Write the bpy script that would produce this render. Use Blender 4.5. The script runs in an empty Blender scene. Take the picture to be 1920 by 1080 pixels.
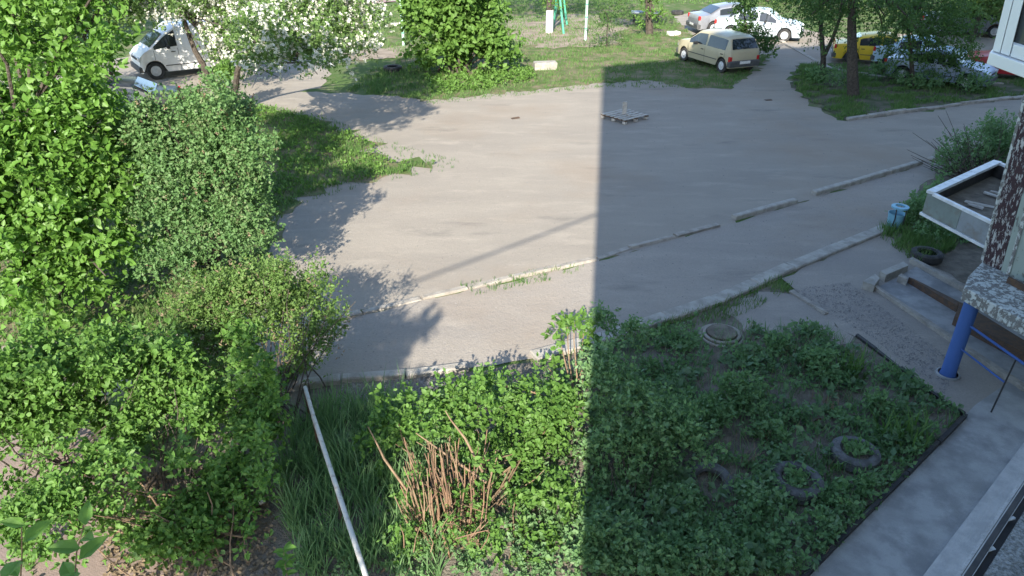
import bpy, bmesh, math, random
import numpy as np
from mathutils import Vector, Matrix
random.seed(7)
RNG = np.random.default_rng(11)
C = bpy.context.scene.collection
SC = bpy.context.scene
# ------------------------------------------------------------------ camera, sky, sun, exposure
F = 1350.0                       # focal length in pixels of the 1920 wide picture
PITCH = math.radians(28.1715)
H = 6.1646
SP, CP = math.sin(PITCH), math.cos(PITCH)
cam = bpy.data.cameras.new('camera'); camo = bpy.data.objects.new('camera', cam); C.objects.link(camo)
cam.sensor_width = 36.0; cam.lens = F / 1920 * 36.0; cam.clip_start = 0.05; cam.clip_end = 1500
camo.location = (0, 0, H); camo.rotation_euler = (math.pi / 2 - PITCH, 0, 0)
SC.camera = camo
SUN_AZ = (0.119, 0.993)          # ground direction in which shadows fall
SUN_EL = math.radians(29)
w = bpy.data.worlds.new('World'); SC.world = w; w.use_nodes = True
nt = w.node_tree; nt.nodes.clear()
sky = nt.nodes.new('ShaderNodeTexSky'); sky.sky_type = 'NISHITA'; sky.sun_disc = False
sky.sun_elevation = SUN_EL; sky.sun_rotation = math.radians(180 + 6.8); sky.air_density = 1.0; sky.dust_density = 0.6; sky.ozone_density = 1.6
bg = nt.nodes.new('ShaderNodeBackground'); bg.inputs['Strength'].default_value = 0.15
wo = nt.nodes.new('ShaderNodeOutputWorld')
nt.links.new(sky.outputs[0], bg.inputs[0]); nt.links.new(bg.outputs[0], wo.inputs[0])
sl = bpy.data.lights.new('sun', 'SUN'); sl.energy = 4.6; sl.angle = math.radians(0.53); sl.color = (1.0, 0.925, 0.79)
so = bpy.data.objects.new('sun', sl); C.objects.link(so); so.location = (-5, -30, 30)
sd = Vector((SUN_AZ[0] * math.cos(SUN_EL), SUN_AZ[1] * math.cos(SUN_EL), -math.sin(SUN_EL)))
so.rotation_euler = sd.to_track_quat('-Z', 'Y').to_euler()
SC.view_settings.view_transform = 'Standard'; SC.view_settings.look = 'None'
SC.view_settings.gamma = 1.0; SC.view_settings.use_curve_mapping = False
SC.view_settings.exposure = 1.42
SC.cycles.max_bounces = 6; SC.cycles.diffuse_bounces = 3; SC.cycles.transmission_bounces = 3; SC.cycles.glossy_bounces = 2
# ------------------------------------------------------------------ measuring helpers (photo pixel -> place)
def G(u, v, z=0.0):
    dv = (v - 540) / F; t = (H - z) / (SP + dv * CP)
    return Vector(((u - 960) / F * t, t * (CP - dv * SP), z))
def at(u, v, Y):
    dv = (v - 540) / F; t = Y / (CP - dv * SP)
    return Vector(((u - 960) / F * t, Y, H - t * (SP + dv * CP)))
def ppm(p):                      # photo pixels per metre at a point
    return F / (p[1] * CP + (H - p[2]) * SP)
# ------------------------------------------------------------------ materials
def newmat(name):
    m = bpy.data.materials.new(name); m.use_nodes = True
    n = m.node_tree.nodes; n.clear()
    return m, n, m.node_tree.links
def mat(name, col, rough=0.7, col2=None, scale=6.0, bump=0.0, bscale=60.0, spec=0.3, metal=0.0, detail=6.0, lo=0.4, hi=0.62, col3=None, scale3=0.7):
    m, n, l = newmat(name)
    o = n.new('ShaderNodeOutputMaterial'); b = n.new('ShaderNodeBsdfPrincipled'); l.new(b.outputs[0], o.inputs[0])
    b.inputs['Roughness'].default_value = rough; b.inputs['Metallic'].default_value = metal
    b.inputs['Specular IOR Level'].default_value = spec
    tc = n.new('ShaderNodeTexCoord')
    c = (*col, 1)
    if col2 is None: b.inputs['Base Color'].default_value = c
    else:
        def layer(prev, colr, sc, lo, hi, det):
            t = n.new('ShaderNodeTexNoise'); t.inputs['Scale'].default_value = sc; t.inputs['Detail'].default_value = det; t.inputs['Roughness'].default_value = 0.65
            l.new(tc.outputs['Object'], t.inputs['Vector'])
            mr = n.new('ShaderNodeMapRange'); mr.inputs[1].default_value = lo; mr.inputs[2].default_value = hi; l.new(t.outputs['Fac'], mr.inputs[0])
            mx = n.new('ShaderNodeMix'); mx.data_type = 'RGBA'; l.new(mr.outputs[0], mx.inputs[0])
            if isinstance(prev, tuple): mx.inputs[6].default_value = prev
            else: l.new(prev, mx.inputs[6])
            mx.inputs[7].default_value = (*colr, 1)
            return mx.outputs[2]
        out = layer(c, col2, scale, lo, hi, detail)
        if col3 is not None: out = layer(out, col3, scale3, 0.5, 0.68, 5.0)
        l.new(out, b.inputs['Base Color'])
    if bump > 0:
        t = n.new('ShaderNodeTexNoise'); t.inputs['Scale'].default_value = bscale; t.inputs['Detail'].default_value = 6; l.new(tc.outputs['Object'], t.inputs['Vector'])
        bp = n.new('ShaderNodeBump'); bp.inputs['Strength'].default_value = bump; bp.inputs['Distance'].default_value = 0.03
        l.new(t.outputs['Fac'], bp.inputs['Height']); l.new(bp.outputs[0], b.inputs['Normal'])
    return m
def leafmat(name, cols, trans=0.35, rough=0.55):
    m, n, l = newmat(name)
    o = n.new('ShaderNodeOutputMaterial'); mix = n.new('ShaderNodeMixShader'); b = n.new('ShaderNodeBsdfPrincipled'); t = n.new('ShaderNodeBsdfTranslucent')
    g = n.new('ShaderNodeNewGeometry'); r = n.new('ShaderNodeValToRGB')
    el = r.color_ramp.elements
    while len(el) < len(cols): el.new(0.5)
    for i, c in enumerate(cols):
        el[i].position = i / max(1, len(cols) - 1); el[i].color = (c[0] * .92, c[1] * .98, c[2] * 1.08, 1) if c[1] > c[0] * 1.2 else (*c, 1)
    tc = n.new('ShaderNodeTexCoord'); nz = n.new('ShaderNodeTexNoise'); nz.inputs['Scale'].default_value = 2.2; nz.inputs['Detail'].default_value = 3; l.new(tc.outputs['Object'], nz.inputs['Vector'])
    m1 = n.new('ShaderNodeMapRange'); m1.inputs[1].default_value = .3; m1.inputs[2].default_value = .7; l.new(nz.outputs['Fac'], m1.inputs[0])
    m2 = n.new('ShaderNodeMix'); m2.inputs[0].default_value = .42; l.new(g.outputs['Random Per Island'], m2.inputs[2]); l.new(m1.outputs[0], m2.inputs[3])
    l.new(m2.outputs[0], r.inputs[0])
    l.new(r.outputs[0], b.inputs['Base Color']); b.inputs['Roughness'].default_value = rough; b.inputs['Specular IOR Level'].default_value = 0.3
    hs = n.new('ShaderNodeHueSaturation'); hs.inputs['Value'].default_value = 1.25; hs.inputs['Hue'].default_value = 0.495; hs.inputs['Saturation'].default_value = 1.1
    l.new(r.outputs[0], hs.inputs['Color']); l.new(hs.outputs[0], t.inputs['Color'])
    mix.inputs[0].default_value = trans
    l.new(b.outputs[0], mix.inputs[1]); l.new(t.outputs[0], mix.inputs[2]); l.new(mix.outputs[0], o.inputs[0])
    return m
def peelmat(name, paint, under, sc=(9, 9, 9), thr=0.5, under2=None):
    m, n, l = newmat(name)
    o = n.new('ShaderNodeOutputMaterial'); b = n.new('ShaderNodeBsdfPrincipled'); l.new(b.outputs[0], o.inputs[0]); b.inputs['Roughness'].default_value = 0.85
    tc = n.new('ShaderNodeTexCoord'); t = n.new('ShaderNodeTexNoise'); t.inputs['Scale'].default_value = 1.0; t.inputs['Detail'].default_value = 9; t.inputs['Roughness'].default_value = 0.7
    mp = n.new('ShaderNodeMapping'); mp.inputs['Scale'].default_value = sc; l.new(tc.outputs['Object'], mp.inputs[0]); l.new(mp.outputs[0], t.inputs['Vector'])
    mr = n.new('ShaderNodeMapRange'); mr.inputs[1].default_value = thr - 0.012; mr.inputs[2].default_value = thr + 0.012; l.new(t.outputs['Fac'], mr.inputs[0])
    t2 = n.new('ShaderNodeTexNoise'); t2.inputs['Scale'].default_value = 30; t2.inputs['Detail'].default_value = 6; l.new(tc.outputs['Object'], t2.inputs['Vector'])
    mu = n.new('ShaderNodeMix'); mu.data_type = 'RGBA'; mu.inputs[6].default_value = (*under, 1); mu.inputs[7].default_value = (*(under2 or tuple(x * .45 for x in under)), 1); l.new(t2.outputs['Fac'], mu.inputs[0])
    mx = n.new('ShaderNodeMix'); mx.data_type = 'RGBA'; l.new(mr.outputs[0], mx.inputs[0]); l.new(mu.outputs[2], mx.inputs[6]); mx.inputs[7].default_value = (*paint, 1)
    l.new(mx.outputs[2], b.inputs['Base Color'])
    bp = n.new('ShaderNodeBump'); bp.inputs['Strength'].default_value = 0.9; bp.inputs['Distance'].default_value = 0.006; l.new(mr.outputs[0], bp.inputs['Height']); l.new(bp.outputs[0], b.inputs['Normal'])
    return m
def paintmat(name, col, rough=0.3):
    m = mat(name, col, rough, col2=tuple(c * 0.8 + 0.035 for c in col), scale=3.0, spec=0.5, lo=.45, hi=.75)
    return m
def glassmat(name, col=(0.02, 0.025, 0.03)):
    m, n, l = newmat(name)
    o = n.new('ShaderNodeOutputMaterial'); b = n.new('ShaderNodeBsdfPrincipled'); l.new(b.outputs[0], o.inputs[0])
    b.inputs['Base Color'].default_value = (*col, 1); b.inputs['Roughness'].default_value = 0.06; b.inputs['Specular IOR Level'].default_value = 0.8
    return m
M = {}
M['ground'] = mat('grassy_earth', (0.075, 0.12, 0.035), 0.95, (0.20, 0.17, 0.12), 1.1, 0.6, 25, 0.1, lo=.5, hi=.68)
M['lawn'] = mat('lawn_soil', (0.085, 0.125, 0.04), 0.95, (0.21, 0.17, 0.115), 1.3, 0.8, 30, 0.1, lo=.42, hi=.62)
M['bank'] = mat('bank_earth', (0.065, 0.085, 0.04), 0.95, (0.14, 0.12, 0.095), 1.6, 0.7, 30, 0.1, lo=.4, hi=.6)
M['soil'] = mat('dark_soil', (0.13, 0.115, 0.095), 0.95, (0.21, 0.185, 0.15), 5, 0.9, 40, 0.1)
M['sand'] = mat('trodden_sand', (0.30, 0.25, 0.20), 0.95, (0.22, 0.18, 0.14), 1.5, 0.5, 40, 0.1)
M['pink'] = mat('pink_brick_dust', (0.36, 0.24, 0.23), 0.9, (0.28, 0.19, 0.18), 2.0, 0.3, 60, 0.1)
M['walk'] = mat('worn_concrete', (0.35, 0.348, 0.34), 0.9, (0.25, 0.25, 0.245), 2.6, 0.4, 90, 0.2, col3=(0.22, 0.22, 0.22), scale3=1.3)
M['slab'] = mat('pale_concrete', (0.46, 0.45, 0.44), 0.9, (0.37, 0.365, 0.36), 5, 0.4, 70, 0.2)
M['kerb'] = mat('kerb_concrete', (0.39, 0.365, 0.325), 0.92, (0.27, 0.25, 0.22), 4, 0.6, 60, 0.2)
M['oldkerb'] = mat('dusty_old_kerb', (0.37, 0.338, 0.295), 0.95, (0.26, 0.235, 0.205), 5, 0.8, 40, 0.15)
M['pebble'] = mat('pebbles', (0.30, 0.28, 0.26), 0.9, (0.16, 0.15, 0.14), 9, spec=.2)
M['bark'] = mat('grey_bark', (0.10, 0.085, 0.07), 0.95, (0.05, 0.042, 0.036), 14, 0.9, 30, 0.1)
M['twig'] = mat('pale_twig', (0.24, 0.17, 0.11), 0.85, (0.15, 0.10, 0.065), 12, spec=.2)
M['cane'] = mat('reddish_cane', (0.23, 0.135, 0.085), 0.8, (0.13, 0.085, 0.06), 5, spec=.3)
M['lime'] = mat('limewash', (0.72, 0.71, 0.68), 0.9, (0.45, 0.43, 0.40), 9, 0.4, 40, lo=.55, hi=.7)
M['white'] = mat('white_paint', (0.50, 0.49, 0.45), 0.75, (0.27, 0.22, 0.18), 11, 0.2, 60, lo=.52, hi=.72)
M['pvc'] = mat('white_pvc', (0.72, 0.73, 0.74), 0.4, (0.66, 0.67, 0.68), 3)
M['trim'] = mat('white_metal_trim', (0.66, 0.68, 0.70), 0.45, (0.50, 0.52, 0.54), 6)
M['panel'] = mat('grey_green_sheet', (0.19, 0.23, 0.215), 0.6, (0.15, 0.18, 0.17), 2.5, col3=(0.14, 0.12, 0.095), scale3=2.2)
M['panel2'] = mat('grey_blue_sheet', (0.24, 0.265, 0.285), 0.6, (0.19, 0.21, 0.225), 2.5, col3=(0.17, 0.15, 0.125), scale3=2.4)
M['blue'] = mat('blue_paint', (0.045, 0.105, 0.32), 0.5, (0.05, 0.085, 0.20), 5, 0.15, 50, lo=.5, hi=.72)
M['green'] = mat('turquoise_paint', (0.06, 0.36, 0.24), 0.5, (0.10, 0.28, 0.20), 6)
M['palegreen'] = mat('pale_green_paint', (0.45, 0.62, 0.53), 0.6, (0.30, 0.44, 0.36), 6)
M['rust'] = mat('rusty_iron', (0.075, 0.055, 0.045), 0.85, (0.13, 0.075, 0.045), 12, 0.5, 60)
M['dark'] = mat('dark_metal', (0.03, 0.03, 0.032), 0.6, (0.055, 0.05, 0.048), 8)
M['tyre'] = mat('tyre_rubber', (0.028, 0.028, 0.03), 0.8, (0.06, 0.058, 0.055), 9, 0.3, 40)
M['oldtyre'] = mat('weathered_tyre', (0.13, 0.13, 0.132), 0.9, (0.075, 0.073, 0.072), 9, 0.4, 40)
M['rim'] = mat('pale_rim', (0.60, 0.61, 0.63), 0.4, (0.45, 0.46, 0.48), 9, metal=.2)
M['plastic'] = mat('black_plastic', (0.03, 0.032, 0.034), 0.6)
M['grey_plastic'] = mat('grey_bumper', (0.06, 0.063, 0.066), 0.65, (0.09, 0.09, 0.09), 7)
M['glass'] = glassmat('car_glass')
M['pane'] = glassmat('window_glass', (0.05, 0.06, 0.065))
M['redlamp'] = mat('red_lens', (0.45, 0.03, 0.03), 0.2)
M['lamp'] = mat('clear_lens', (0.55, 0.57, 0.6), 0.12, spec=.6)
M['plate'] = mat('plate_white', (0.72, 0.72, 0.70), 0.5, (0.5, 0.5, 0.5), 30)
M['wood'] = mat('grey_wood', (0.50, 0.47, 0.42), 0.9, (0.36, 0.33, 0.29), 8, 0.5, 50)
M['bin'] = mat('pale_blue_plastic', (0.22, 0.44, 0.56), 0.5, (0.17, 0.36, 0.47), 5)
M['rough'] = mat('roughcast', (0.36, 0.365, 0.36), 0.95, (0.17, 0.175, 0.17), 55, 1.0, 75, 0.1, lo=.42, hi=.6)
M['stucco'] = mat('stucco_wall', (0.74, 0.73, 0.70), 0.95, (0.62, 0.61, 0.58), 2, 0.5, 60)
M['peel_white'] = peelmat('peeling_white_paint', (0.50, 0.52, 0.50), (0.25, 0.24, 0.225), (16, 16, 12), 0.50)
M['peel_maroon'] = peelmat('peeling_maroon_paint', (0.46, 0.45, 0.43), (0.065, 0.03, 0.038), (26, 26, 8), 0.55, (0.03, 0.02, 0.022))
M['peel_green'] = peelmat('peeling_green_paint', (0.30, 0.345, 0.31), (0.23, 0.23, 0.21), (9, 9, 4), 0.44)
# road and footpath: dusty asphalt with worn, lighter and stained areas
def dustroad(name, a, b_, c_, stain, fine=70, earth=(0.27, 0.215, 0.165)):
    m, n, l = newmat(name)
    o = n.new('ShaderNodeOutputMaterial'); b = n.new('ShaderNodeBsdfPrincipled'); l.new(b.outputs[0], o.inputs[0])
    b.inputs['Roughness'].default_value = 0.95; b.inputs['Specular IOR Level'].default_value = 0.12
    tc = n.new('ShaderNodeTexCoord'); mp = n.new('ShaderNodeMapping'); l.new(tc.outputs['Object'], mp.inputs[0])
    mp.inputs['Rotation'].default_value = (0, 0, math.radians(-30)); mp.inputs['Scale'].default_value = (0.45, 1.25, 1)
    def noise(sc, lo, hi, det=7, vec=mp.outputs[0], rough=.62):
        t = n.new('ShaderNodeTexNoise'); t.inputs['Scale'].default_value = sc; t.inputs['Detail'].default_value = det; t.inputs['Roughness'].default_value = rough
        l.new(vec, t.inputs['Vector']); r = n.new('ShaderNodeMapRange'); r.inputs[1].default_value = lo; r.inputs[2].default_value = hi; l.new(t.outputs['Fac'], r.inputs[0])
        return r.outputs[0], t.outputs['Fac']
    def mix(f, x, y):
        mx = n.new('ShaderNodeMix'); mx.data_type = 'RGBA'; l.new(f, mx.inputs[0])
        for k, v in ((6, x), (7, y)):
            if isinstance(v, tuple): mx.inputs[k].default_value = (*v, 1)
            else: l.new(v, mx.inputs[k])
        return mx.outputs[2]
    f1, _ = noise(0.55, .36, .66); f2, _ = noise(1.7, .52, .74); f3, _ = noise(0.8, .60, .74, 8); f4, raw = noise(fine, .3, .7, 5, tc.outputs['Object'])
    col = mix(f1, a, b_); col = mix(f2, col, c_)
    st = n.new('ShaderNodeMath'); st.operation = 'MULTIPLY'; st.inputs[1].default_value = 0.7; l.new(f3, st.inputs[0]); col = mix(st.outputs[0], col, stain)
    fm = n.new('ShaderNodeMath'); fm.operation = 'MULTIPLY'; fm.inputs[1].default_value = 0.34; l.new(f4, fm.inputs[0]); col = mix(fm.outputs[0], col, tuple(x * .45 for x in a))
    f6, _ = noise(0.16, .50, .66, 6, tc.outputs['Object']); em = n.new('ShaderNodeMath'); em.operation = 'MULTIPLY'; em.inputs[1].default_value = 0.62; l.new(f6, em.inputs[0]); col = mix(em.outputs[0], col, earth)
    f7, _ = noise(14, .66, .74, 3, tc.outputs['Object']); sm = n.new('ShaderNodeMath'); sm.operation = 'MULTIPLY'; sm.inputs[1].default_value = 0.5; l.new(f7, sm.inputs[0]); col = mix(sm.outputs[0], col, stain)
    f8, _ = noise(4.5, .58, .72, 8, tc.outputs['Object'], .75); sn = n.new('ShaderNodeMath'); sn.operation = 'MULTIPLY'; sn.inputs[1].default_value = 0.38; l.new(f8, sn.inputs[0]); col = mix(sn.outputs[0], col, b_)
    l.new(col, b.inputs['Base Color'])
    f5, raw2 = noise(9, .3, .7, 8, tc.outputs['Object'])
    ad = n.new('ShaderNodeMath'); ad.operation = 'ADD'; l.new(raw, ad.inputs[0]); l.new(raw2, ad.inputs[1])
    bp = n.new('ShaderNodeBump'); bp.inputs['Strength'].default_value = 0.5; bp.inputs['Distance'].default_value = 0.025; l.new(ad.outputs[0], bp.inputs['Height']); l.new(bp.outputs[0], b.inputs['Normal'])
    return m
M['road'] = dustroad('dusty_asphalt', (0.345, 0.306, 0.257), (0.29, 0.258, 0.22), (0.385, 0.34, 0.284), (0.15, 0.14, 0.13))
M['path'] = dustroad('gritty_asphalt', (0.34, 0.303, 0.262), (0.285, 0.257, 0.228), (0.375, 0.333, 0.285), (0.18, 0.168, 0.155), 38)
# leaves
L = {}
L['tree'] = leafmat('broad_leaf', [(0.055, 0.125, 0.02), (0.10, 0.20, 0.03), (0.135, 0.25, 0.04), (0.19, 0.29, 0.085)], .35, .45)
L['lilac'] = leafmat('lilac_leaf', [(0.07, 0.14, 0.04), (0.11, 0.20, 0.06), (0.14, 0.235, 0.075), (0.19, 0.19, 0.11)], .34)
L['spirea'] = leafmat('spirea_leaf', [(0.075, 0.13, 0.025), (0.115, 0.19, 0.04), (0.145, 0.23, 0.055), (0.16, 0.18, 0.07)], .35)
L['currant'] = leafmat('currant_leaf', [(0.05, 0.11, 0.02), (0.10, 0.195, 0.035), (0.135, 0.245, 0.045), (0.19, 0.275, 0.10)], .38)
L['garden'] = leafmat('garden_leaf', [(0.08, 0.165, 0.055), (0.135, 0.235, 0.08), (0.175, 0.285, 0.11), (0.23, 0.30, 0.16)], .36)
L['blueish'] = leafmat('pale_leaf', [(0.09, 0.16, 0.075), (0.13, 0.21, 0.09), (0.19, 0.25, 0.14)], .3)
L['bush'] = leafmat('bush_leaf', [(0.085, 0.16, 0.03), (0.125, 0.225, 0.04), (0.16, 0.27, 0.055)], .35)
L['blossom'] = leafmat('white_blossom', [(0.45, 0.47, 0.36), (0.72, 0.71, 0.64), (0.58, 0.59, 0.50)], .3, .8)
L['birch'] = leafmat('birch_leaf', [(0.05, 0.10, 0.025), (0.08, 0.15, 0.035), (0.11, 0.19, 0.05)], .35)
L['far'] = leafmat('far_leaf', [(0.09, 0.15, 0.035), (0.13, 0.21, 0.05), (0.17, 0.25, 0.08)], .35)
L['grass'] = leafmat('grass_blade', [(0.065, 0.135, 0.03), (0.095, 0.175, 0.042), (0.125, 0.205, 0.055), (0.20, 0.21, 0.10)], .3, .7)
L['iris'] = leafmat('strap_leaf', [(0.06, 0.13, 0.035), (0.09, 0.17, 0.04), (0.14, 0.20, 0.06)], .3, .5)
L['dry'] = leafmat('dry_leaf', [(0.16, 0.12, 0.075), (0.22, 0.17, 0.11), (0.12, 0.085, 0.05)], .1, .9)
# ------------------------------------------------------------------ mesh helpers
def tag(o, label=None, cat=None, group=None, kind=None):
    if label: o['label'] = label
    if cat: o['category'] = cat
    if group: o['group'] = group
    if kind: o['kind'] = kind
    return o
def thing(name, label, cat, loc=(0, 0, 0), rz=0.0, group=None):
    o = bpy.data.objects.new(name, None); C.objects.link(o); o.empty_display_size = 0.2
    o.location = loc; o.rotation_euler = (0, 0, rz)
    return tag(o, label, cat, group)
class MB:
    def __init__(s): s.v = []; s.f = []
    def quad(s, a, b, c, d):
        k = len(s.v); s.v += [tuple(a), tuple(b), tuple(c), tuple(d)]; s.f.append((k, k + 1, k + 2, k + 3)); return s
    def hexa(s, p):                                   # 8 corners: bottom 4 (ccw) then top 4
        k = len(s.v); s.v += [tuple(x) for x in p]
        for q in ((3, 2, 1, 0), (4, 5, 6, 7), (0, 1, 5, 4), (1, 2, 6, 5), (2, 3, 7, 6), (3, 0, 4, 7)): s.f.append(tuple(k + i for i in q))
        return s
    def box(s, c, d, rz=0.0, jit=0.0):
        x, y, z = d[0] / 2, d[1] / 2, d[2] / 2; cr, sr = math.cos(rz), math.sin(rz); P = []
        for sz in (-z, z):
            for sx, sy in ((-x, -y), (x, -y), (x, y), (-x, y)):
                jx, jy, jz = [(random.random() - .5) * 2 * jit for _ in range(3)]
                P.append((c[0] + (sx + jx) * cr - (sy + jy) * sr, c[1] + (sx + jx) * sr + (sy + jy) * cr, c[2] + sz + jz))
        return s.hexa(P)
    def bevelbox(s, c, d, rz=0.0, b=0.02, jit=0.0):   # box with chamfered top edges
        x, y, z = d[0] / 2, d[1] / 2, d[2] / 2; cr, sr = math.cos(rz), math.sin(rz); k = len(s.v)
        for (ix, sz) in ((0, -z), (0, z - b), (b, z)):
            for sx, sy in ((-x + ix, -y + ix), (x - ix, -y + ix), (x - ix, y - ix), (-x + ix, y - ix)):
                jx, jy, jz = [(random.random() - .5) * 2 * jit for _ in range(3)]
                s.v.append((c[0] + (sx + jx) * cr - (sy + jy) * sr, c[1] + (sx + jx) * sr + (sy + jy) * cr, c[2] + sz + jz))
        for r in (0, 4):
            for i in range(4): s.f.append((k + r + i, k + r + (i + 1) % 4, k + r + 4 + (i + 1) % 4, k + r + 4 + i))
        s.f.append((k + 8, k + 9, k + 10, k + 11)); s.f.append((k + 3, k + 2, k + 1, k)); return s
    def tube(s, pts, rad, n=8, cap=True):
        pts = [Vector(p) for p in pts]; m = len(pts)
        if not hasattr(rad, '__len__'): rad = [rad] * m
        k = len(s.v); ref = Vector((0.31, 0.17, 0.93))
        for i, p in enumerate(pts):
            d = (pts[min(i + 1, m - 1)] - pts[max(i - 1, 0)]).normalized()
            a = d.cross(ref)
            if a.length < .05: a = d.cross(Vector((1, 0, 0)))
            a.normalize(); b = d.cross(a)
            for j in range(n):
                t = 2 * math.pi * j / n; s.v.append(tuple(p + (a * math.cos(t) + b * math.sin(t)) * rad[i]))
        for i in range(m - 1):
            for j in range(n): s.f.append((k + i * n + j, k + i * n + (j + 1) % n, k + (i + 1) * n + (j + 1) % n, k + (i + 1) * n + j))
        if cap: s.f.append(tuple(k + j for j in range(n - 1, -1, -1))); s.f.append(tuple(k + (m - 1) * n + j for j in range(n)))
        return s
    def lathe(s, prof, n=24, c=(0, 0, 0), axis='z', close=False):
        k = len(s.v); m = len(prof)
        for (r, h) in prof:
            for j in range(n):
                t = 2 * math.pi * j / n; x, y = r * math.cos(t), r * math.sin(t)
                s.v.append((c[0] + x, c[1] + y, c[2] + h) if axis == 'z' else (c[0] + x, c[1] + h, c[2] + y))
        for i in range(m if close else m - 1):
            for j in range(n):
                a, b = i * n, ((i + 1) % m) * n
                s.f.append((k + a + j, k + a + (j + 1) % n, k + b + (j + 1) % n, k + b + j))
        return s
    def prism(s, poly, z0, z1):
        k = len(s.v); m = len(poly)
        for z in (z0, z1):
            for p in poly: s.v.append((p[0], p[1], z))
        s.f.append(tuple(range(k + m - 1, k - 1, -1))); s.f.append(tuple(range(k + m, k + 2 * m)))
        for i in range(m): s.f.append((k + i, k + (i + 1) % m, k + m + (i + 1) % m, k + m + i))
        return s
    def build(s, name, m, parent=None, off=None, smooth=False, bev=0.0):
        if off is None: off = tuple(parent.location) if (parent is not None and abs(parent.rotation_euler[2]) < 1e-9) else (0, 0, 0)
        me = bpy.data.meshes.new(name)
        me.from_pydata([(x - off[0], y - off[1], z - off[2]) for x, y, z in s.v], [], s.f); me.validate()
        bm = bmesh.new(); bm.from_mesh(me); bmesh.ops.recalc_face_normals(bm, faces=bm.faces)
        if bev > 0: bmesh.ops.bevel(bm, geom=[e for e in bm.edges if len(e.link_faces) == 2 and e.calc_face_angle() > .5], offset=bev, segments=2, affect='EDGES', profile=.6)
        bm.to_mesh(me); bm.free()
        if smooth:
            me.polygons.foreach_set('use_smooth', [True] * len(me.polygons))
            try: me.set_sharp_from_angle(angle=math.radians(42))
            except Exception: pass
        me.materials.append(m)
        o = bpy.data.objects.new(name, me); C.objects.link(o)
        if parent is not None: o.parent = parent
        else: o.location = off
        return o
def npmesh(name, V, faces_flat, nper, m, parent=None, off=(0, 0, 0)):
    me = bpy.data.meshes.new(name); nv = len(V); nf = len(faces_flat) // nper
    me.vertices.add(nv); me.vertices.foreach_set('co', (V - np.array(off)).astype(np.float32).ravel())
    me.loops.add(nf * nper); me.loops.foreach_set('vertex_index', faces_flat.astype(np.int32))
    me.polygons.add(nf); me.polygons.foreach_set('loop_start', np.arange(0, nf * nper, nper, dtype=np.int32))
    me.update(calc_edges=True); me.materials.append(m)
    o = bpy.data.objects.new(name, me); C.objects.link(o)
    if parent is not None: o.parent = parent
    else: o.location = off
    return o
def norm(a): return a / np.maximum(np.linalg.norm(a, axis=1, keepdims=True), 1e-9)
def leafgeo(P, D, N, Ln, Wd, oval=False):
    D = norm(D); S = norm(np.cross(D, N)); N = np.cross(S, D); n = len(P); L1 = Ln[:, None]; W1 = Wd[:, None]
    if not oval:
        V = np.stack([P, P + D * L1 * .45 + S * W1 * .5 + N * L1 * .09, P + D * L1 - N * L1 * .10, P + D * L1 * .45 - S * W1 * .5 + N * L1 * .09], 1).reshape(-1, 3)
        b = np.arange(n)[:, None] * 4
        return V, (b + np.array([[0, 1, 2, 0, 2, 3]])).ravel(), 3
    V = np.stack([P, P + D * L1 * .28 + S * W1 * .48 + N * L1 * .07, P + D * L1 * .66 + S * W1 * .40 + N * L1 * .03, P + D * L1 - N * L1 * .14,
                  P + D * L1 * .66 - S * W1 * .40 + N * L1 * .03, P + D * L1 * .28 - S * W1 * .48 + N * L1 * .07], 1).reshape(-1, 3)
    b = np.arange(n)[:, None] * 6
    return V, (b + np.array([[0, 1, 2, 3, 0, 3, 4, 5]])).ravel(), 4
def sph(n):
    return norm(RNG.normal(size=(n, 3)))
def clumped(lobes, n, sub=9, subr=.42, fill=.2):
    """points and outward directions spread over lumpy lobes"""
    vol = np.array([l[1][0] * l[1][1] * l[1][2] for l in lobes]) ** .8; cnt = (n * vol / vol.sum()).astype(int) + 1
    P, O = [], []
    for (c, r), k in zip(lobes, cnt):
        c = np.array(c); r = np.array(r); d = sph(sub); d[:, 2] = np.where(d[:, 2] < -.3, -d[:, 2], d[:, 2])
        sc = c + d * r * RNG.uniform(.45, .8, (sub, 1)); which = RNG.integers(0, sub, k); o = sph(k)
        rad = RNG.uniform(.45, 1, (k, 1)) ** .6
        p = sc[which] + o * r * subr * RNG.uniform(.75, 1.2, (sub, 1))[which] * rad
        kf = int(k * fill)
        if kf: o2 = sph(kf); p[:kf] = c + o2 * r * RNG.uniform(.2, 1, (kf, 1)) ** .6; o[:kf] = o2
        P.append(p); O.append(norm((p - c) / r * .7 + o * .5))
    return np.concatenate(P), np.concatenate(O)
def leaves(P, O, per, tl, ll, asp, up=.55, droop=0.0, jit=.55, out=.45):
    """twigs at P running outward; several leaves on each"""
    n = len(P); ax = norm(O * out + np.array([[0, 0, up]]) + RNG.normal(size=(n, 3)) * .35 - np.array([[0, 0, droop]]))
    k = per; t = RNG.uniform(0, 1, (n, k, 1)); base = P[:, None, :] + ax[:, None, :] * t * tl * RNG.uniform(.6, 1.3, (n, 1, 1))
    base = base.reshape(-1, 3) + RNG.normal(size=(n * k, 3)) * ll * .12
    A = np.repeat(ax, k, 0); OO = np.repeat(O, k, 0)
    D = norm(A * .5 + sph(n * k) * .9 - np.array([[0, 0, droop * .4]]))
    N = norm(OO * .4 + np.array([[0, -.18, .62]]) + RNG.normal(size=(n * k, 3)) * jit)
    Ln = ll * RNG.uniform(.42, 1.35, n * k); return base, D, N, Ln, Ln * asp * RNG.uniform(.8, 1.2, n * k)
LEAFMESH = {}
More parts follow.
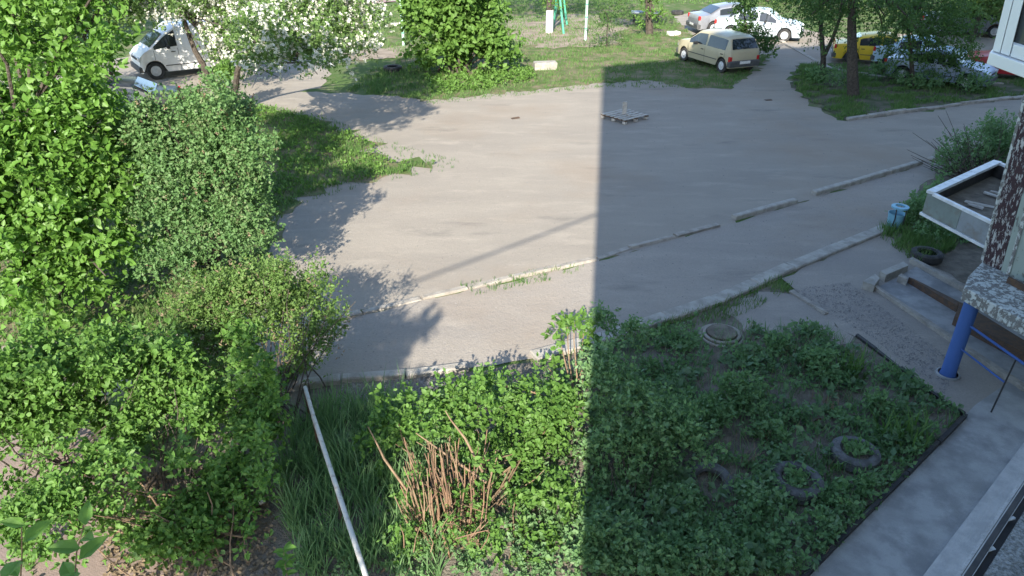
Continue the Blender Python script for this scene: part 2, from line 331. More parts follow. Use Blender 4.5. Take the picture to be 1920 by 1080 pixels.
def leaf_objects(parent, P, D, N, Ln, Wd, m, count):
    """the leaves nearest the viewer, each an object of its own sharing one mesh"""
    key = m.name
    if key not in LEAFMESH:
        V, f, k = leafgeo(np.zeros((1, 3)), np.array([[1., 0, 0]]), np.array([[0, 0, 1.]]), np.ones(1), np.ones(1) * .6, True)
        me = bpy.data.meshes.new('leaf'); me.from_pydata(V.tolist(), [], [(0, 1, 2, 3), (0, 3, 4, 5)]); me.materials.append(m); LEAFMESH[key] = me
    off = Vector(parent.location)
    for i in range(count):
        d = Vector(D[i]).normalized(); s = d.cross(Vector(N[i])).normalized(); nn = s.cross(d)
        o = bpy.data.objects.new('leaf', LEAFMESH[key]); C.objects.link(o); o.parent = parent
        mt = Matrix((d * Ln[i], -s * Ln[i] * (Wd[i] / Ln[i] / .6), nn * Ln[i])).transposed().to_4x4(); mt.translation = Vector(P[i]) - off
        o.matrix_local = mt
def foliage(parent, P, O, per, tl, ll, asp, m, name='foliage', oval=False, singles=0, **kw):
    B = leaves(P, O, per, tl, ll, asp, **kw)
    if singles:
        eye = np.array([0, 0, H]); d = np.linalg.norm(B[0] - eye, axis=1)
        uv = np.stack([960 + F * B[0][:, 0] / (B[0][:, 1] * CP + (H - B[0][:, 2]) * SP), 540 + F * ((H - B[0][:, 2]) * CP - B[0][:, 1] * SP) / (B[0][:, 1] * CP + (H - B[0][:, 2]) * SP)], 1)
        inside = (uv[:, 0] > 5) & (uv[:, 0] < 1915) & (uv[:, 1] > 5) & (uv[:, 1] < 1075)
        cell = {}
        order = np.argsort(np.where(inside, d, 1e6))
        pick = []
        for i in order:                                   # spread over the crown: the frontmost leaf of each small area
            if not inside[i] or len(pick) >= singles: break
            q = (int(uv[i, 0] // 18), int(uv[i, 1] // 18))
            if q in cell: continue
            cell[q] = 1; pick.append(i)
        pick = np.array(pick, int)
        if len(pick):
            leaf_objects(parent, *[b[pick] for b in B], m, len(pick))
            keep = np.ones(len(B[0]), bool); keep[pick] = False; B = tuple(b[keep] for b in B)
    V, f, k = leafgeo(*B, oval=oval)
    o = npmesh(name, V, f, k, m, parent, tuple(parent.location) if parent else (0, 0, 0)); o['kind'] = 'stuff'
    return o
def wobble(a, b, n=6, amp=.05):
    a, b = Vector(a), Vector(b); Ls = (b - a).length; ph = [random.uniform(0, 6) for _ in range(4)]
    return [a.lerp(b, i / (n - 1)) + Vector((math.sin(i * 1.3 + ph[0]), math.cos(i * 1.1 + ph[1]), math.sin(i * .9 + ph[2]) * .4)) * amp * Ls * (0 if i in (0,) else 1) * .5 for i in range(n)]
def stems(parent, base, tops, r0, m, name='stem', spread=.15, n=6, sides=6, amp=.05, taper=.35):
    for t in tops:
        a = Vector(base) + Vector((random.gauss(0, spread), random.gauss(0, spread), 0)); pts = wobble(a, t, n, amp)
        MB().tube(pts, [r0 * (1 - (1 - taper) * i / (n - 1)) for i in range(n)], sides).build(name, m, parent, smooth=True)
def lobe(u, v, Y, ru, rv, ry=None):
    c = at(u, v, Y); s = ppm(c); rx = ru / s; rz = rv / s / .93
    return (tuple(c), (rx, ry if ry else (rx + rz) / 2, rz))
def jitpoly(pts, step=.3, amp=.07):
    out = []; n = len(pts)
    for i in range(n):
        a, b = Vector(pts[i][:2]), Vector(pts[(i + 1) % n][:2]); k = max(1, min(60, int((b - a).length / step)))
        nn = Vector((-(b - a).y, (b - a).x)).normalized() if (b - a).length > 1e-6 else Vector((0, 0))
        for j in range(k):
            p = a.lerp(b, j / k) + nn * random.gauss(0, amp); out.append((p.x, p.y))
    return out
def sheet(name, pts, z, m, step=.3, amp=.07, kind='structure'):
    p = jitpoly(pts, step, amp) if amp > 0 else [(q[0], q[1]) for q in pts]
    bm = bmesh.new(); vs = [bm.verts.new((x, y, z)) for x, y in p]; f = bm.faces.new(vs)
    bmesh.ops.triangulate(bm, faces=[f], ngon_method='EAR_CLIP'); bmesh.ops.recalc_face_normals(bm, faces=bm.faces)
    for f in bm.faces:
        if f.normal.z < 0: f.normal_flip()
    me = bpy.data.meshes.new(name); bm.to_mesh(me); bm.free(); me.materials.append(m)
    o = bpy.data.objects.new(name, me); C.objects.link(o); o['kind'] = kind; return o
def inpoly(X, Y, poly):
    r = np.zeros(len(X), bool); n = len(poly); j = n - 1
    for i in range(n):
        xi, yi, xj, yj = poly[i][0], poly[i][1], poly[j][0], poly[j][1]
        c = ((yi > Y) != (yj > Y)) & (X < (xj - xi) * (Y - yi) / (yj - yi + 1e-12) + xi); r ^= c; j = i
    return r
def scatter(poly, n):
    xs = [p[0] for p in poly]; ys = [p[1] for p in poly]
    X = RNG.uniform(min(xs), max(xs), n * 3); Y = RNG.uniform(min(ys), max(ys), n * 3); k = inpoly(X, Y, poly)
    return X[k][:n], Y[k][:n]
def px(pts, z=0.0): return [tuple(G(u, v, z)) for u, v in pts]
def wavy(X, Y, sc, seed):
    r = np.random.default_rng(seed); s = np.zeros(len(X))
    for _ in range(7):
        a = r.uniform(0, 6.28); k = r.uniform(.5, 2.2) / sc; s += np.sin((X * math.cos(a) + Y * math.sin(a)) * k * 6.28 + r.uniform(0, 6.28))
    return s / 2.6
def blades(X, Y, h, wd, z=.012):
    n = len(X); a = RNG.uniform(0, 6.28, n); ln = RNG.uniform(.1, .7, n); hh = h * RNG.uniform(.5, 1.3, n)
    P = np.stack([X, Y, np.full(n, z)], 1); S = np.stack([np.cos(a), np.sin(a), np.zeros(n)], 1) * wd; b = RNG.uniform(0, 6.28, n)
    T = P + np.stack([np.cos(b) * ln * hh, np.sin(b) * ln * hh, hh], 1); Mid = P + (T - P) * .5 + np.array([[0, 0, .12]]) * hh[:, None]
    V = np.stack([P - S, P + S, Mid + S * .7, T, Mid - S * .7], 1).reshape(-1, 3); k = np.arange(n)[:, None] * 5
    return V, (k + np.array([[0, 1, 2, 0, 2, 4, 4, 2, 3]])).ravel()
def grass(label, poly, n, h, wd, m=None, dens=None, name='grass'):
    X, Y = scatter(poly, n)
    if dens is not None:
        k = RNG.uniform(-1, 1, len(X)) < wavy(X, Y, dens[0], dens[1]) + dens[2]; X, Y = X[k], Y[k]
    V, f = blades(X, Y, h, wd); o = npmesh(name, V, f, 3, m or L['grass']); return tag(o, label, 'grass', kind='stuff')
def sprigs(boxpx, Y, n, w_=.11, h_=.3, yj=.5):
    u0, v0, u1, v1 = boxpx; out = []
    for _ in range(n):
        c = at(random.uniform(u0, u1), random.uniform(v0, v1), Y + random.uniform(-yj, yj)); k = random.uniform(.7, 1.3); out.append((tuple(c), (w_ * k, w_ * k, h_ * random.uniform(.6, 1.3))))
    return out
# ------------------------------------------------------------------ the setting: ground, roads, paths, lawns
sheet('ground', [(-260, -120), (260, -120), (260, 400), (-260, 400)], 0, M['ground'], amp=0)
def e(*a): return [tuple(G(u, v)) for u, v in a]
ROAD = e((-500, 1000), (-300, 420), (-20, 215), (200, 165), (430, 168), (560, 172), (700, 178), (800, 186), (900, 178), (1000, 168), (1125, 156), (1200, 150), (1300, 150),
         (1390, 140), (1430, 112), (1470, 100), (1500, 118), (1480, 150), (1510, 190), (1575, 228), (1700, 213), (1800, 198), (1900, 186), (2060, 172), (2150, 210), (1960, 245),
         (1780, 293), (1525, 372), (1345, 428), (1115, 491), (960, 528), (790, 566), (640, 596), (420, 660))
sheet('road', ROAD, .008, M['road'], .3, .10)
sheet('road', e((-120, 175), (120, 120), (280, 100), (480, 96), (620, 120), (600, 165), (430, 190), (200, 190)), .004, M['road'], .4, .2).name = 'car_park'
sheet('car_park', e((1230, 34), (1300, 24), (1420, 26), (1560, 70), (1750, 62), (1960, 40), (2000, 140), (1800, 148), (1600, 128), (1490, 120), (1420, 104), (1360, 74), (1260, 66)), .004, M['road'], .4, .2)
PATH = e((420, 660), (640, 598), (790, 567), (960, 529), (1115, 492), (1345, 429), (1525, 373), (1780, 294), (1960, 246), (2060, 290), (1920, 345), (1665, 430), (1480, 508), (1340, 572), (1150, 636), (1000, 672), (880, 694), (640, 718), (440, 760))
sheet('footpath', PATH, .012, M['path'], .3, .03)
LAWN_W = e((-400, 640), (-250, 380), (100, 215), (330, 190), (470, 196), (560, 214), (620, 236), (690, 268), (725, 300), (822, 309), (765, 324), (690, 338), (620, 352), (560, 372), (520, 420), (500, 500), (470, 560), (300, 640))
sheet('lawn', LAWN_W, .016, M['lawn'], .3, .22)
LAWN_N = e((700, 168), (745, 140), (740, 100), (640, 60), (640, 16), (900, 8), (1240, 8), (1290, 60), (1330, 84), (1395, 108), (1455, 100), (1440, 112), (1395, 148), (1370, 168), (1290, 165), (1220, 150), (1125, 156), (1000, 170), (900, 180), (800, 188))
sheet('lawn', LAWN_N, .016, M['lawn'], .3, .15)
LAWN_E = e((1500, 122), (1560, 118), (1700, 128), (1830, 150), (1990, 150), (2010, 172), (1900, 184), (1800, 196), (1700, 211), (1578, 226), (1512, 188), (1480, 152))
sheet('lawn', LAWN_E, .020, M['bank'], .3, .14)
sheet('sand_pit', e((948, 34), (1100, 26), (1180, 40), (1150, 84), (1040, 92), (960, 78)), .024, M['sand'], .4, .2)
sheet('dirt_strip', e((640, 100), (780, 84), (790, 100), (720, 112), (650, 115)), .024, M['sand'], .3, .12)
sheet('pink_path', e((560, 16), (650, 12), (755, 2), (755, -22), (500, -12)), .024, M['pink'], .5, .1)
PAVE = e((-420, 1150), (-200, 800), (0, 790), (200, 805), (330, 880), (420, 1000), (380, 1200), (60, 1500))
sheet('pavement', PAVE, .020, mat('brown_paving', (0.26, 0.20, 0.17), .9, (0.20, 0.155, 0.135), 3, .3, 60), .3, .05)
GARDEN = e((440, 764), (640, 722), (880, 698), (1000, 678), (1150, 642), (1340, 578), (1440, 540), (1490, 556), (1560, 600), (1640, 660), (1730, 730), (1806, 782), (1508, 1082), (1380, 1220), (900, 1300), (300, 1300), (330, 900))
sheet('garden_bed', GARDEN, .016, M['soil'], .3, .05)
ENTRY = e((1462, 522), (1640, 442), (1665, 434), (1720, 470), (1810, 520), (2000, 640), (2000, 900), (1830, 800), (1806, 780), (1730, 728), (1640, 658), (1560, 598), (1500, 556))
sheet('entrance_pad', ENTRY, .020, M['path'], .3, .04)
WALK = e((1500, 1090), (1808, 782), (1830, 762), (1925, 700), (2120, 760), (2100, 900), (1760, 1400), (1250, 1400))
sheet('dirt_corner', e((1350, 586), (1440, 544), (1490, 556), (1560, 600), (1610, 640), (1570, 648), (1520, 626), (1400, 622)), .0195, M['path'], .2, .05)
sheet('concrete_walk', WALK, .028, M['walk'], .5, .012)
EASTBED = e((1660, 436), (1690, 400), (1750, 330), (1790, 288), (1960, 246), (2050, 290), (2010, 620), (1920, 580), (1800, 530), (1720, 480))
sheet('flower_bed', EASTBED, .024, M['soil'], .25, .05)
# wall-foot strip of concrete one step above the walk
MB().prism([tuple(G(u, v))[:2] for u, v in ((1728, 1090), (1935, 815), (2200, 1000), (1900, 1400), (1540, 1350))], .0, .11).build('wall_foot_slab', M['slab'])['kind'] = 'structure'
# ------------------------------------------------------------------ kerbs, stone by stone
def kerb(name, pts, width, h, m, ln=1.0, jit=.02, drop=.02, gap=.02, z0=.0):
    root = bpy.data.objects.new(name, None); C.objects.link(root); root.location = G(*pts[0]); root['kind'] = 'structure'
    W = [G(*p) for p in pts]
    for a, b in zip(W[:-1], W[1:]):
        d = b - a; n = max(1, round(d.length / ln)); rz = math.atan2(d.y, d.x)
        for i in range(n):
            c = a + d * ((i + .5) / n); hh = max(.03, h + random.gauss(0, drop))
            MB().bevelbox((c.x, c.y, hh / 2 - .05 + z0 + .0), (d.length / n - gap, width, hh + .1), rz + random.gauss(0, .012), .02, jit * .5).build('kerb_stone', m, root)
kerb('kerb', [(560, 618), (790, 560), (960, 522), (1118, 486)], .15, .05, M['oldkerb'], 1.0, .03)
kerb('kerb', [(1120, 486), (1180, 466), (1345, 424)], .14, .04, M['oldkerb'], 1.0, .03)
kerb('kerb', [(1375, 412), (1490, 380)], .15, .11, M['kerb'], 1.3, .012, .012)
kerb('kerb', [(1525, 366), (1725, 308)], .15, .12, M['kerb'], 1.3, .012, .012)
kerb('kerb', [(1742, 302), (1800, 286)], .15, .09, M['kerb'], 1.1, .012, .012)
kerb('kerb', [(560, 727), (640, 716), (760, 706), (880, 692)], .16, .09, M['kerb'], 1.0, .012)
kerb('kerb', [(1000, 674), (1150, 632), (1340, 568), (1480, 504), (1662, 430)], .27, .085, M['kerb'], 1.4, .010, .006, .004)
kerb('kerb', [(1588, 226), (1700, 211), (1800, 197), (1895, 186), (2020, 172)], .16, .11, M['oldkerb'], 1.0, .03, .03)
kerb('kerb', [(1385, 40), (1490, 92), (1560, 132), (1700, 150), (1880, 158)], .2, .06, M['oldkerb'], 1.6, .03, .02)
# dark board that edges the garden against the walk
t = thing('garden_edging', 'dark weathered board edging the garden along the concrete walk', 'edging', G(1806, 784))
a, b = G(1808, 786), G(1480, 1114); d = b - a; nrm = Vector((-d.y, d.x, 0)).normalized()
for i in range(5):
    p = a + d * (i / 5); q = a + d * ((i + .985) / 5)
    MB().box(((p + q) / 2 + nrm * random.gauss(0, .006))[:2] + (.05,) if False else (((p + q) / 2).x, ((p + q) / 2).y, .045 + random.gauss(0, .006)), ((q - p).length, .045, .11), math.atan2(d.y, d.x) + random.gauss(0, .006), .004).build('board', M['dark'], t)
edge_px = [(1806, 782), (1768, 756), (1730, 729), (1686, 694), (1640, 659), (1604, 632)]
for (q0, q1) in zip(edge_px[:-1], edge_px[1:]):
    p, q = G(*q0), G(*q1); c = (p + q) / 2; d = q - p
    MB().box((c.x, c.y, .03 + random.gauss(0, .006)), (d.length * .97, .05, .07), math.atan2(d.y, d.x) + random.gauss(0, .01), .008).build('board', M['dark'], t)
# low broken kerb between entrance pad and dirt corner
kerb('kerb', [(1482, 548), (1550, 592)], .10, .05, M['oldkerb'], .7, .02)
# loose pebbles: road, path and entrance pad
def pebbles(label, poly, n, r0, r1, name='gravel', m=None):
    X, Y = scatter(poly, n); n = len(X); base = np.array([[1, 0, 0], [-.5, .87, 0], [-.5, -.87, 0], [0, 0, .8]]) 
    r = RNG.uniform(r0, r1, n) * RNG.uniform(.5, 1, n); a = RNG.uniform(0, 6.28, n); ca, sa = np.cos(a), np.sin(a)
    B = np.repeat(base[None], n, 0) * r[:, None, None] * RNG.uniform(.7, 1.2, (n, 4, 1))
    V = np.stack([B[..., 0] * ca[:, None] - B[..., 1] * sa[:, None] + X[:, None], B[..., 0] * sa[:, None] + B[..., 1] * ca[:, None] + Y[:, None], B[..., 2] + .012], 2).reshape(-1, 3)
    k = np.arange(n)[:, None] * 4; f = (k + np.array([[0, 1, 3, 1, 2, 3, 2, 0, 3]])).ravel()
    return tag(npmesh(name, V, f, 3, m or M['pebble']), label, 'gravel', kind='stuff')
pebbles('scattered small stones lying on the dusty road', ROAD, 2600, .008, .03)
pebbles('grit strewn over the footpath between the kerbs', PATH, 5000, .006, .022)
pebbles('dense gravel and crumbled asphalt at the entrance pad', e((1480, 545), (1590, 530), (1800, 690), (1770, 740), (1640, 640)), 9000, .008, .034)
pebbles('crumbs of mortar on the concrete walk', WALK, 900, .004, .014)
pebbles('coarse rubble along the garden edge of the footpath', e((640, 720), (880, 700), (760, 760), (620, 765)), 1500, .01, .04)
# grass
grass('dense bright grass on the lawn tongue left of the road', LAWN_W, 60000, .14, .009, dens=(1.6, 3, .25))
grass('patchy sunlit grass of the lawn beyond the road', LAWN_N, 80000, .11, .013, dens=(2.2, 5, .05))
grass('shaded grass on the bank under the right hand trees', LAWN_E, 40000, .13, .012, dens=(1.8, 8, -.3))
grass('long shaded grass in the garden beside the white rail', e((560, 775), (760, 740), (800, 850), (830, 1090), (560, 1090), (520, 900)), 6500, .42, .008, L['garden'], dens=(.6, 4, .0))
grass('thin grass tufts growing along the near kerb', e((860, 536), (1060, 500), (1100, 500), (1060, 522), (890, 556)), 900, .08, .006, dens=(.6, 2, -.1))
grass('weeds at the foot of the raised garden kerb', e((1340, 574), (1460, 520), (1490, 540), (1400, 590), (1180, 650), (1000, 690)), 3500, .12, .006, dens=(.8, 6, .3))
grass('grass at the corner of the shaded flower bed', e((1640, 440), (1760, 380), (1790, 470), (1720, 500)), 4500, .22, .007, dens=(.8, 6, .5))
grass('shaded grass under the blossoming tree beyond the road', e((650, 172), (700, 130), (800, 130), (830, 180), (790, 188)), 5000, .13, .013, dens=(1.0, 17, .2))
grass('sunlit grass around the far yard', e((860, 8), (1500, 8), (1500, -40), (700, -40)), 12000, .12, .03)
def grow(poly, k):
    c = np.mean([p[:2] for p in poly], 0); return [((p[0] - c[0]) * k + c[0], (p[1] - c[1]) * k + c[1]) for p in poly]
grass('sparse grass tufts spilling over the dusty road edge of the lawn tongue', e((480, 195), (600, 214), (700, 258), (860, 304), (860, 318), (700, 345), (560, 385), (520, 360), (800, 312), (660, 262), (560, 225)), 3500, .09, .008, dens=(.7, 15, -.1))
grass('sparse grass tufts along the dusty edge of the far lawn', e((800, 176), (1000, 158), (1125, 146), (1300, 146), (1300, 166), (1125, 166), (900, 188), (800, 198)), 3500, .08, .011, dens=(.8, 16, -.1))
# ------------------------------------------------------------------ the apartment building the camera hangs on
FA = math.radians(25); fd = Vector((math.cos(FA), math.sin(FA), 0)); fn = Vector((-fd.y, fd.x, 0)); C0 = Vector((.04, -.40, 0)); BH = 17.75
b0 = thing('apartment_building', 'tall stucco apartment block whose shadow covers the right half of the yard', 'building', C0)
def bp_(s, o): q = C0 + fd * s + fn * o; return (q.x, q.y)
MB().prism([bp_(0, 0), bp_(0, -12), bp_(60, -12), bp_(60, 0)], 0, BH).build('wall', M['stucco'], b0)
MB().prism([bp_(.05, -.05), bp_(.05, -11.9), bp_(59.9, -11.9), bp_(59.9, -.05)], BH + .002, BH + .06).build('roof', M['dark'], b0)
for fl in range(5):
    for k in range(6):
        s0 = 4.2 + k * 3.4; z0 = 1.9 + fl * 3.1
        q = bp_(s0 + .7, .02); wf = MB().box((q[0], q[1], z0 + .75), (1.4, .06, 1.5), FA).build('window', M['pvc'], b0)
        q = bp_(s0 + .7, .056); o = MB().box((q[0] - C0.x, q[1] - C0.y, z0 + .75), (1.22, .01, 1.32), FA).build('pane', M['pane'], wf, off=(0, 0, 0))
# the wing on the right, outside the picture, that carries the porch roofs
bw = thing('building_wing', 'stucco wing of the apartment block behind the porch', 'building', (9.9, 12.3, 0))
MB().prism([(9.9, 12.3), (9.9 + .5 * 6, 12.3 - .857 * 6), (9.9 + 3 + .857 * 20, 12.3 - 5.14 + .515 * 20), (9.9 + .857 * 20, 12.3 + .515 * 20)], 0, 9).build('wall', M['stucco'], bw)
# ------------------------------------------------------------------ roughcast ledge with dark flashing, bottom right corner
lz = 3.5; A, B = G(1790, 1100, lz), G(1930, 889, lz); d = (B - A).normalized(); nn = Vector((d.y, -d.x, 0)); A2 = A - d * .5; B2 = B + d * .8
t = thing('roughcast_ledge', 'grey roughcast ledge with a dark metal flashing at the bottom right', 'ledge', A2)
def strip(o0, o1, z0, z1, s=0.0, e_=0.0):
    a, b = A2 + d * s, B2 - d * e_
    return MB().prism([(a + nn * o0)[:2], (b + nn * o0)[:2], (b + nn * o1)[:2], (a + nn * o1)[:2]], z0, z1)
# lumpy roughcast top as real relief
gx, gy = 170, 70; V = []; fq = []
for i in range(gx + 1):
    for j in range(gy + 1):
        p = A2 + d * ((B2 - A2).length * i / gx) + nn * (.065 + 1.5 * j / gy); V.append((p.x, p.y, lz + (.004 if j < 5 else .0) + RNG.normal() * (.0015 if j < 5 else .006)))
for i in range(gx):
    for j in range(gy): k = i * (gy + 1) + j; fq += [k, k + 1, k + gy + 2, k + gy + 1]
npmesh('render_coat', np.array(V), np.array(fq), 4, M['rough'], t, tuple(A2))
strip(.06, 1.6, lz - .18, lz - .03).build('slab', M['stucco'], t)
strip(.006, .030, lz - .01, lz + .012).build('flashing', M['dark'], t); strip(-.02, -.004, lz - .03, lz - .004).build('drip_edge', M['slab'], t)
strip(.031, .062, lz - .05, lz - .03).build('gutter', M['dark'], t)
for k in range(3):
    p = A2 + d * (.58 + k * .28) + nn * .035; MB().box((p.x, p.y, lz - .008), (.018, .045, .008), math.atan2(d.y, d.x) + 1.2, .003).build('clip', M['trim'], t)
# ------------------------------------------------------------------ enclosed balcony corner, top right
Yw = 2.32
p0 = at(1855, 118, Yw); zb = p0.z; pr = at(1935, 146, Yw - .23); ex = Vector((pr.x - p0.x, pr.y - p0.y, 0)).normalized(); bk = Vector((p0.x + .22, p0.y, 0)).normalized()
t = thing('enclosed_balcony', 'corner of a white framed glazed balcony at the top right', 'balcony', p0)
def wbox(s0, s1, o0, o1, z0, z1, name, m, lean=0.0):
    P = []
    for z in (z0, z1):
        for s, o in ((s0, o0), (s1, o0), (s1, o1), (s0, o1)): q = p0 + ex * (s + lean * (z - zb)) + bk * o; P.append((q.x, q.y, z))
    return MB().hexa(P).build(name, m, t, bev=.003)
ln_ = -.10
wbox(-.012, 1.5, -.02, .9, zb - .002, zb + .034, 'sill_band', M['pvc'])
wbox(0, .042, 0, .05, zb + .036, zb + 1.5, 'corner_post', M['pvc'], ln_)
wbox(.0445, .095, .003, .05, zb + .036, zb + 1.5, 'window_frame', M['pvc'], ln_)
wbox(.0965, 1.5, .004, .05, zb + .036, zb + .072, 'window_frame', M['pvc'], 0)
wbox(.0925, 1.45, .022, .03, zb + .074, zb + 1.45, 'pane', M['pane'], ln_)
wbox(.0, .04, .052, .9, zb + .036, zb + 1.5, 'side_panel', M['pvc'], ln_)
# ------------------------------------------------------------------ entrance porch: slab, screen wall, post, railing, steps
zs = 1.45
SA = G(1800, 534, zs); SB = G(1990, 640, zs); SCc = G(2140, 520, zs); SD = G(1850, 482, zs)
t = thing('ground_floor_balcony', 'ground floor balcony slab and screen with flaking paint above the blue post', 'balcony', (SA.x, SA.y, 0))
ed = [(SA + (SB - SA) * .05), SB, SCc, SD, (SA + (SD - SA) * .3)]
MB().prism([q[:2] for q in ed], zs - .20, zs).build('balcony_slab', M['peel_white'], t, bev=.02)
def prism2(lo, hi, name, m, bev=.004):
    k = len(lo); mb = MB(); mb.v = [tuple(x) for x in lo] + [tuple(x) for x in hi]
    mb.f = [tuple(range(k - 1, -1, -1)), tuple(range(k, 2 * k))] + [(i, (i + 1) % k, k + (i + 1) % k, k + i) for i in range(k)]
    return mb.build(name, m, t, bev=bev)
# screen wall that stands on the slab: maroon edge face, pale green flank
lo1, lo2 = G(1843, 492, zs + .002), G(1876, 508, zs + .002); dv_ = (lo2 - lo1); bkv = Vector((.75, .66, 0))
hi1 = lo1 + Vector((-.25, -.06, 2.9)); hi2 = lo2 + Vector((-.25, -.06, 2.9))
prism2([lo1, lo2, lo2 + bkv * .05, lo1 + bkv * .05], [hi1, hi2, hi2 + bkv * .05, hi1 + bkv * .05], 'screen_edge', M['peel_maroon'])
off_ = dv_.normalized() * .004
prism2([lo1 - dv_ * .16, lo1 - off_, lo1 - off_ + bkv * .05, lo1 - dv_ * .16 + bkv * .05], [hi1 - dv_ * .16, hi1 - off_, hi1 - off_ + bkv * .05, hi1 - dv_ * .16 + bkv * .05], 'edge_strip', M['peel_white'], .002)
g1, g2 = lo2 + off_, lo2 + dv_.normalized() * 1.1
prism2([g1, g2, g2 + bkv * .06, g1 + bkv * .06], [g1 + (hi2 - lo2), g2 + (hi2 - lo2), g2 + (hi2 - lo2) + bkv * .06, g1 + (hi2 - lo2) + bkv * .06], 'screen_panel', M['peel_green'])
r1 = g1 + dv_.normalized() * .09 - bkv * .02; r2 = r1 + dv_.normalized() * .05
prism2([r1, r2, r2 + bkv * .018, r1 + bkv * .018], [r1 + (hi2 - lo2), r2 + (hi2 - lo2), r2 + (hi2 - lo2) + bkv * .018, r1 + (hi2 - lo2) + bkv * .018], 'batten', M['peel_white'], .002)
q1 = G(1886, 530, zs + .002); q2 = q1 + (SB - SA).normalized() * .9
prism2([q1, q2, q2 + bkv * .05, q1 + bkv * .05], [q + Vector((0, 0, .09)) for q in (q1, q2, q2 + bkv * .05, q1 + bkv * .05)], 'bottom_rail', M['rust'])
pb = G(1776, 704)
t = thing('porch_post', 'thick blue pipe post holding up the flaking balcony slab', 'post', pb)
MB().lathe([(.0, 0), (.115, 0), (.115, .03), (.101, .05), (.099, zs - .205), (0, zs - .205)], 24, tuple(pb)).build('pipe', peelmat('chipped_blue_paint', (0.045, 0.105, 0.30), (0.10, 0.085, 0.075), (13, 13, 7), 0.36), t, smooth=True)
MB().lathe([(.0, .0), (.17, 0), (.165, .022), (.137, .026)], 20, (pb.x, pb.y, .02)).build('base_ring', M['walk'], t, smooth=True)
rl = G(1857, 776); t = thing('porch_railing', 'thin dark blue railing running from the blue post to the right', 'railing', rl)
def on(u, v, p):          # point above ground spot p's vertical plane
    return at(u, v, p)
y1 = pb.y - .1
ra, rb = at(1820, 612, y1), at(1935, 693, y1 - 1.05); MB().tube([ra, ra.lerp(rb, .5), rb], .019, 8).build('top_rail', M['blue'], t, smooth=True)
ra2, rb2 = at(1803, 655, y1), at(1885, 718, y1 - .72); MB().tube([ra2, rb2], .014, 8).build('lower_rail', M['blue'], t, smooth=True)
mid = at(1905, 674, rl.y + .02); MB().tube([(rl.x, rl.y, .03), mid], .011, 6).build('upright', M['dark'], t, smooth=True)
# low concrete frame (steps pit) beside the porch
t = thing('concrete_trough', 'low concrete trough frame with a recessed floor beside the porch', 'trough', G(1640, 530))
def bar(pts, wd, h, name, m, z0=.0):
    W = [G(*p) for p in pts]
    for a, b in zip(W[:-1], W[1:]):
        dd = b - a; c = (a + b) / 2; MB().bevelbox((c.x, c.y, z0 + h / 2), (dd.length, wd, h), math.atan2(dd.y, dd.x), .012, .004).build(name, m, t)
fl = [G(u, v, .026) for u, v in ((1648, 538), (1722, 498), (1990, 640), (1990, 760), (1860, 680))]
MB().prism([q[:2] for q in fl], .0, .03).build('floor', M['walk'], t)
def slabpx(pts, z0, z1, name, m):
    MB().prism([tuple(G(u, v, z1))[:2] for u, v in pts], z0, z1).build(name, m, t, bev=.008)
slabpx([(1618, 527), (1641, 513), (1650, 521), (1640, 535)], .0, .17, 'corner_block', M['kerb'])
slabpx([(1650, 508), (1694, 490), (1704, 497), (1686, 505), (1662, 515)], .0, .17, 'end_slab', M['kerb'])
slabpx([(1706, 484), (1711, 481), (1960, 612), (1952, 620)], .0, .12, 'far_rim', M['oldkerb'])
slabpx([(1640, 537), (1644, 534), (1960, 744), (1954, 750)], .0, .09, 'near_rim', M['oldkerb'])
slabpx([(1690, 512), (1703, 520), (1702, 524), (1684, 516)], .0, .16, 'inner_rim', M['kerb'])
slabpx([(1704, 519), (1713, 522), (1800, 566), (1796, 574)], .0, .15, 'divider', M['rust'])
slabpx([(1800, 566), (1812, 571), (1990, 680), (1985, 700), (1900, 650), (1790, 592)], .0, .2, 'divider_step', M['rust'])
# neighbouring flat porch roof with trimmed parapet
zc = 2.0; A, B, Cc = G(1740, 357, zc), G(1866, 300, zc), G(1858, 414, zc); Cc = A + (Cc - A) * 1.6; D = B + (Cc - A)
t = thing('flat_porch_roof', 'flat porch roof tray with white trimmed grey metal sides and junk inside', 'canopy', (A.x, A.y, 0))
hgt = .38
def para(a, b, th, z0, z1, name, m, inset=0.0, o=0.0):
    dd = (b - a).normalized(); n2 = Vector((-dd.y, dd.x, 0)); cen = (A + B + Cc + D) / 4
    if n2.dot(cen - a) < 0: n2 = -n2
    a_, b_ = a + dd * inset + n2 * o, b - dd * inset + n2 * o
    return MB().prism([a_[:2], b_[:2], (b_ + n2 * th)[:2], (a_ + n2 * th)[:2]], z0, z1).build(name, m, t, bev=.004)
mdp = A + (Cc - A) * .36
para(A, mdp, .03, zc - hgt, zc - .05, 'side_sheet', M['panel'], .004); para(mdp, Cc, .03, zc - hgt, zc - .05, 'side_sheet', M['panel2'], .003)
para(A, B, .03, zc - hgt, zc - .05, 'side_sheet', M['panel'], .034, .001); para(B, D, .03, zc - hgt, zc - .05, 'side_sheet', M['panel'], .036)
n_ = 5
for i in range(n_):
    p_, q_ = A + (B - A) * (i / n_), A + (B - A) * ((i + .985) / n_); para(p_, q_, .14, zc - .048, zc + random.uniform(0, .006), 'coping', M['trim'], 0, -.02)
para(A, Cc, .06, zc - .048, zc, 'coping', M['trim'], .125, -.015); para(B, D, .06, zc - .048, zc, 'coping', M['trim'], .02, -.015)
para(A, Cc, .05, zc - hgt - .05, zc - hgt - .003, 'bottom_trim', M['trim'], -.02, -.02); para(A, B, .05, zc - hgt - .05, zc - hgt - .003, 'bottom_trim', M['trim'], .04, -.02)
ins = [(q + ((A + B + Cc + D) / 4 - q) * .05)[:2] for q in (A, B, D, Cc)]
MB().prism(ins, zc - hgt + .03, zc - hgt + .10).build('tray_floor', M['soil'], t)
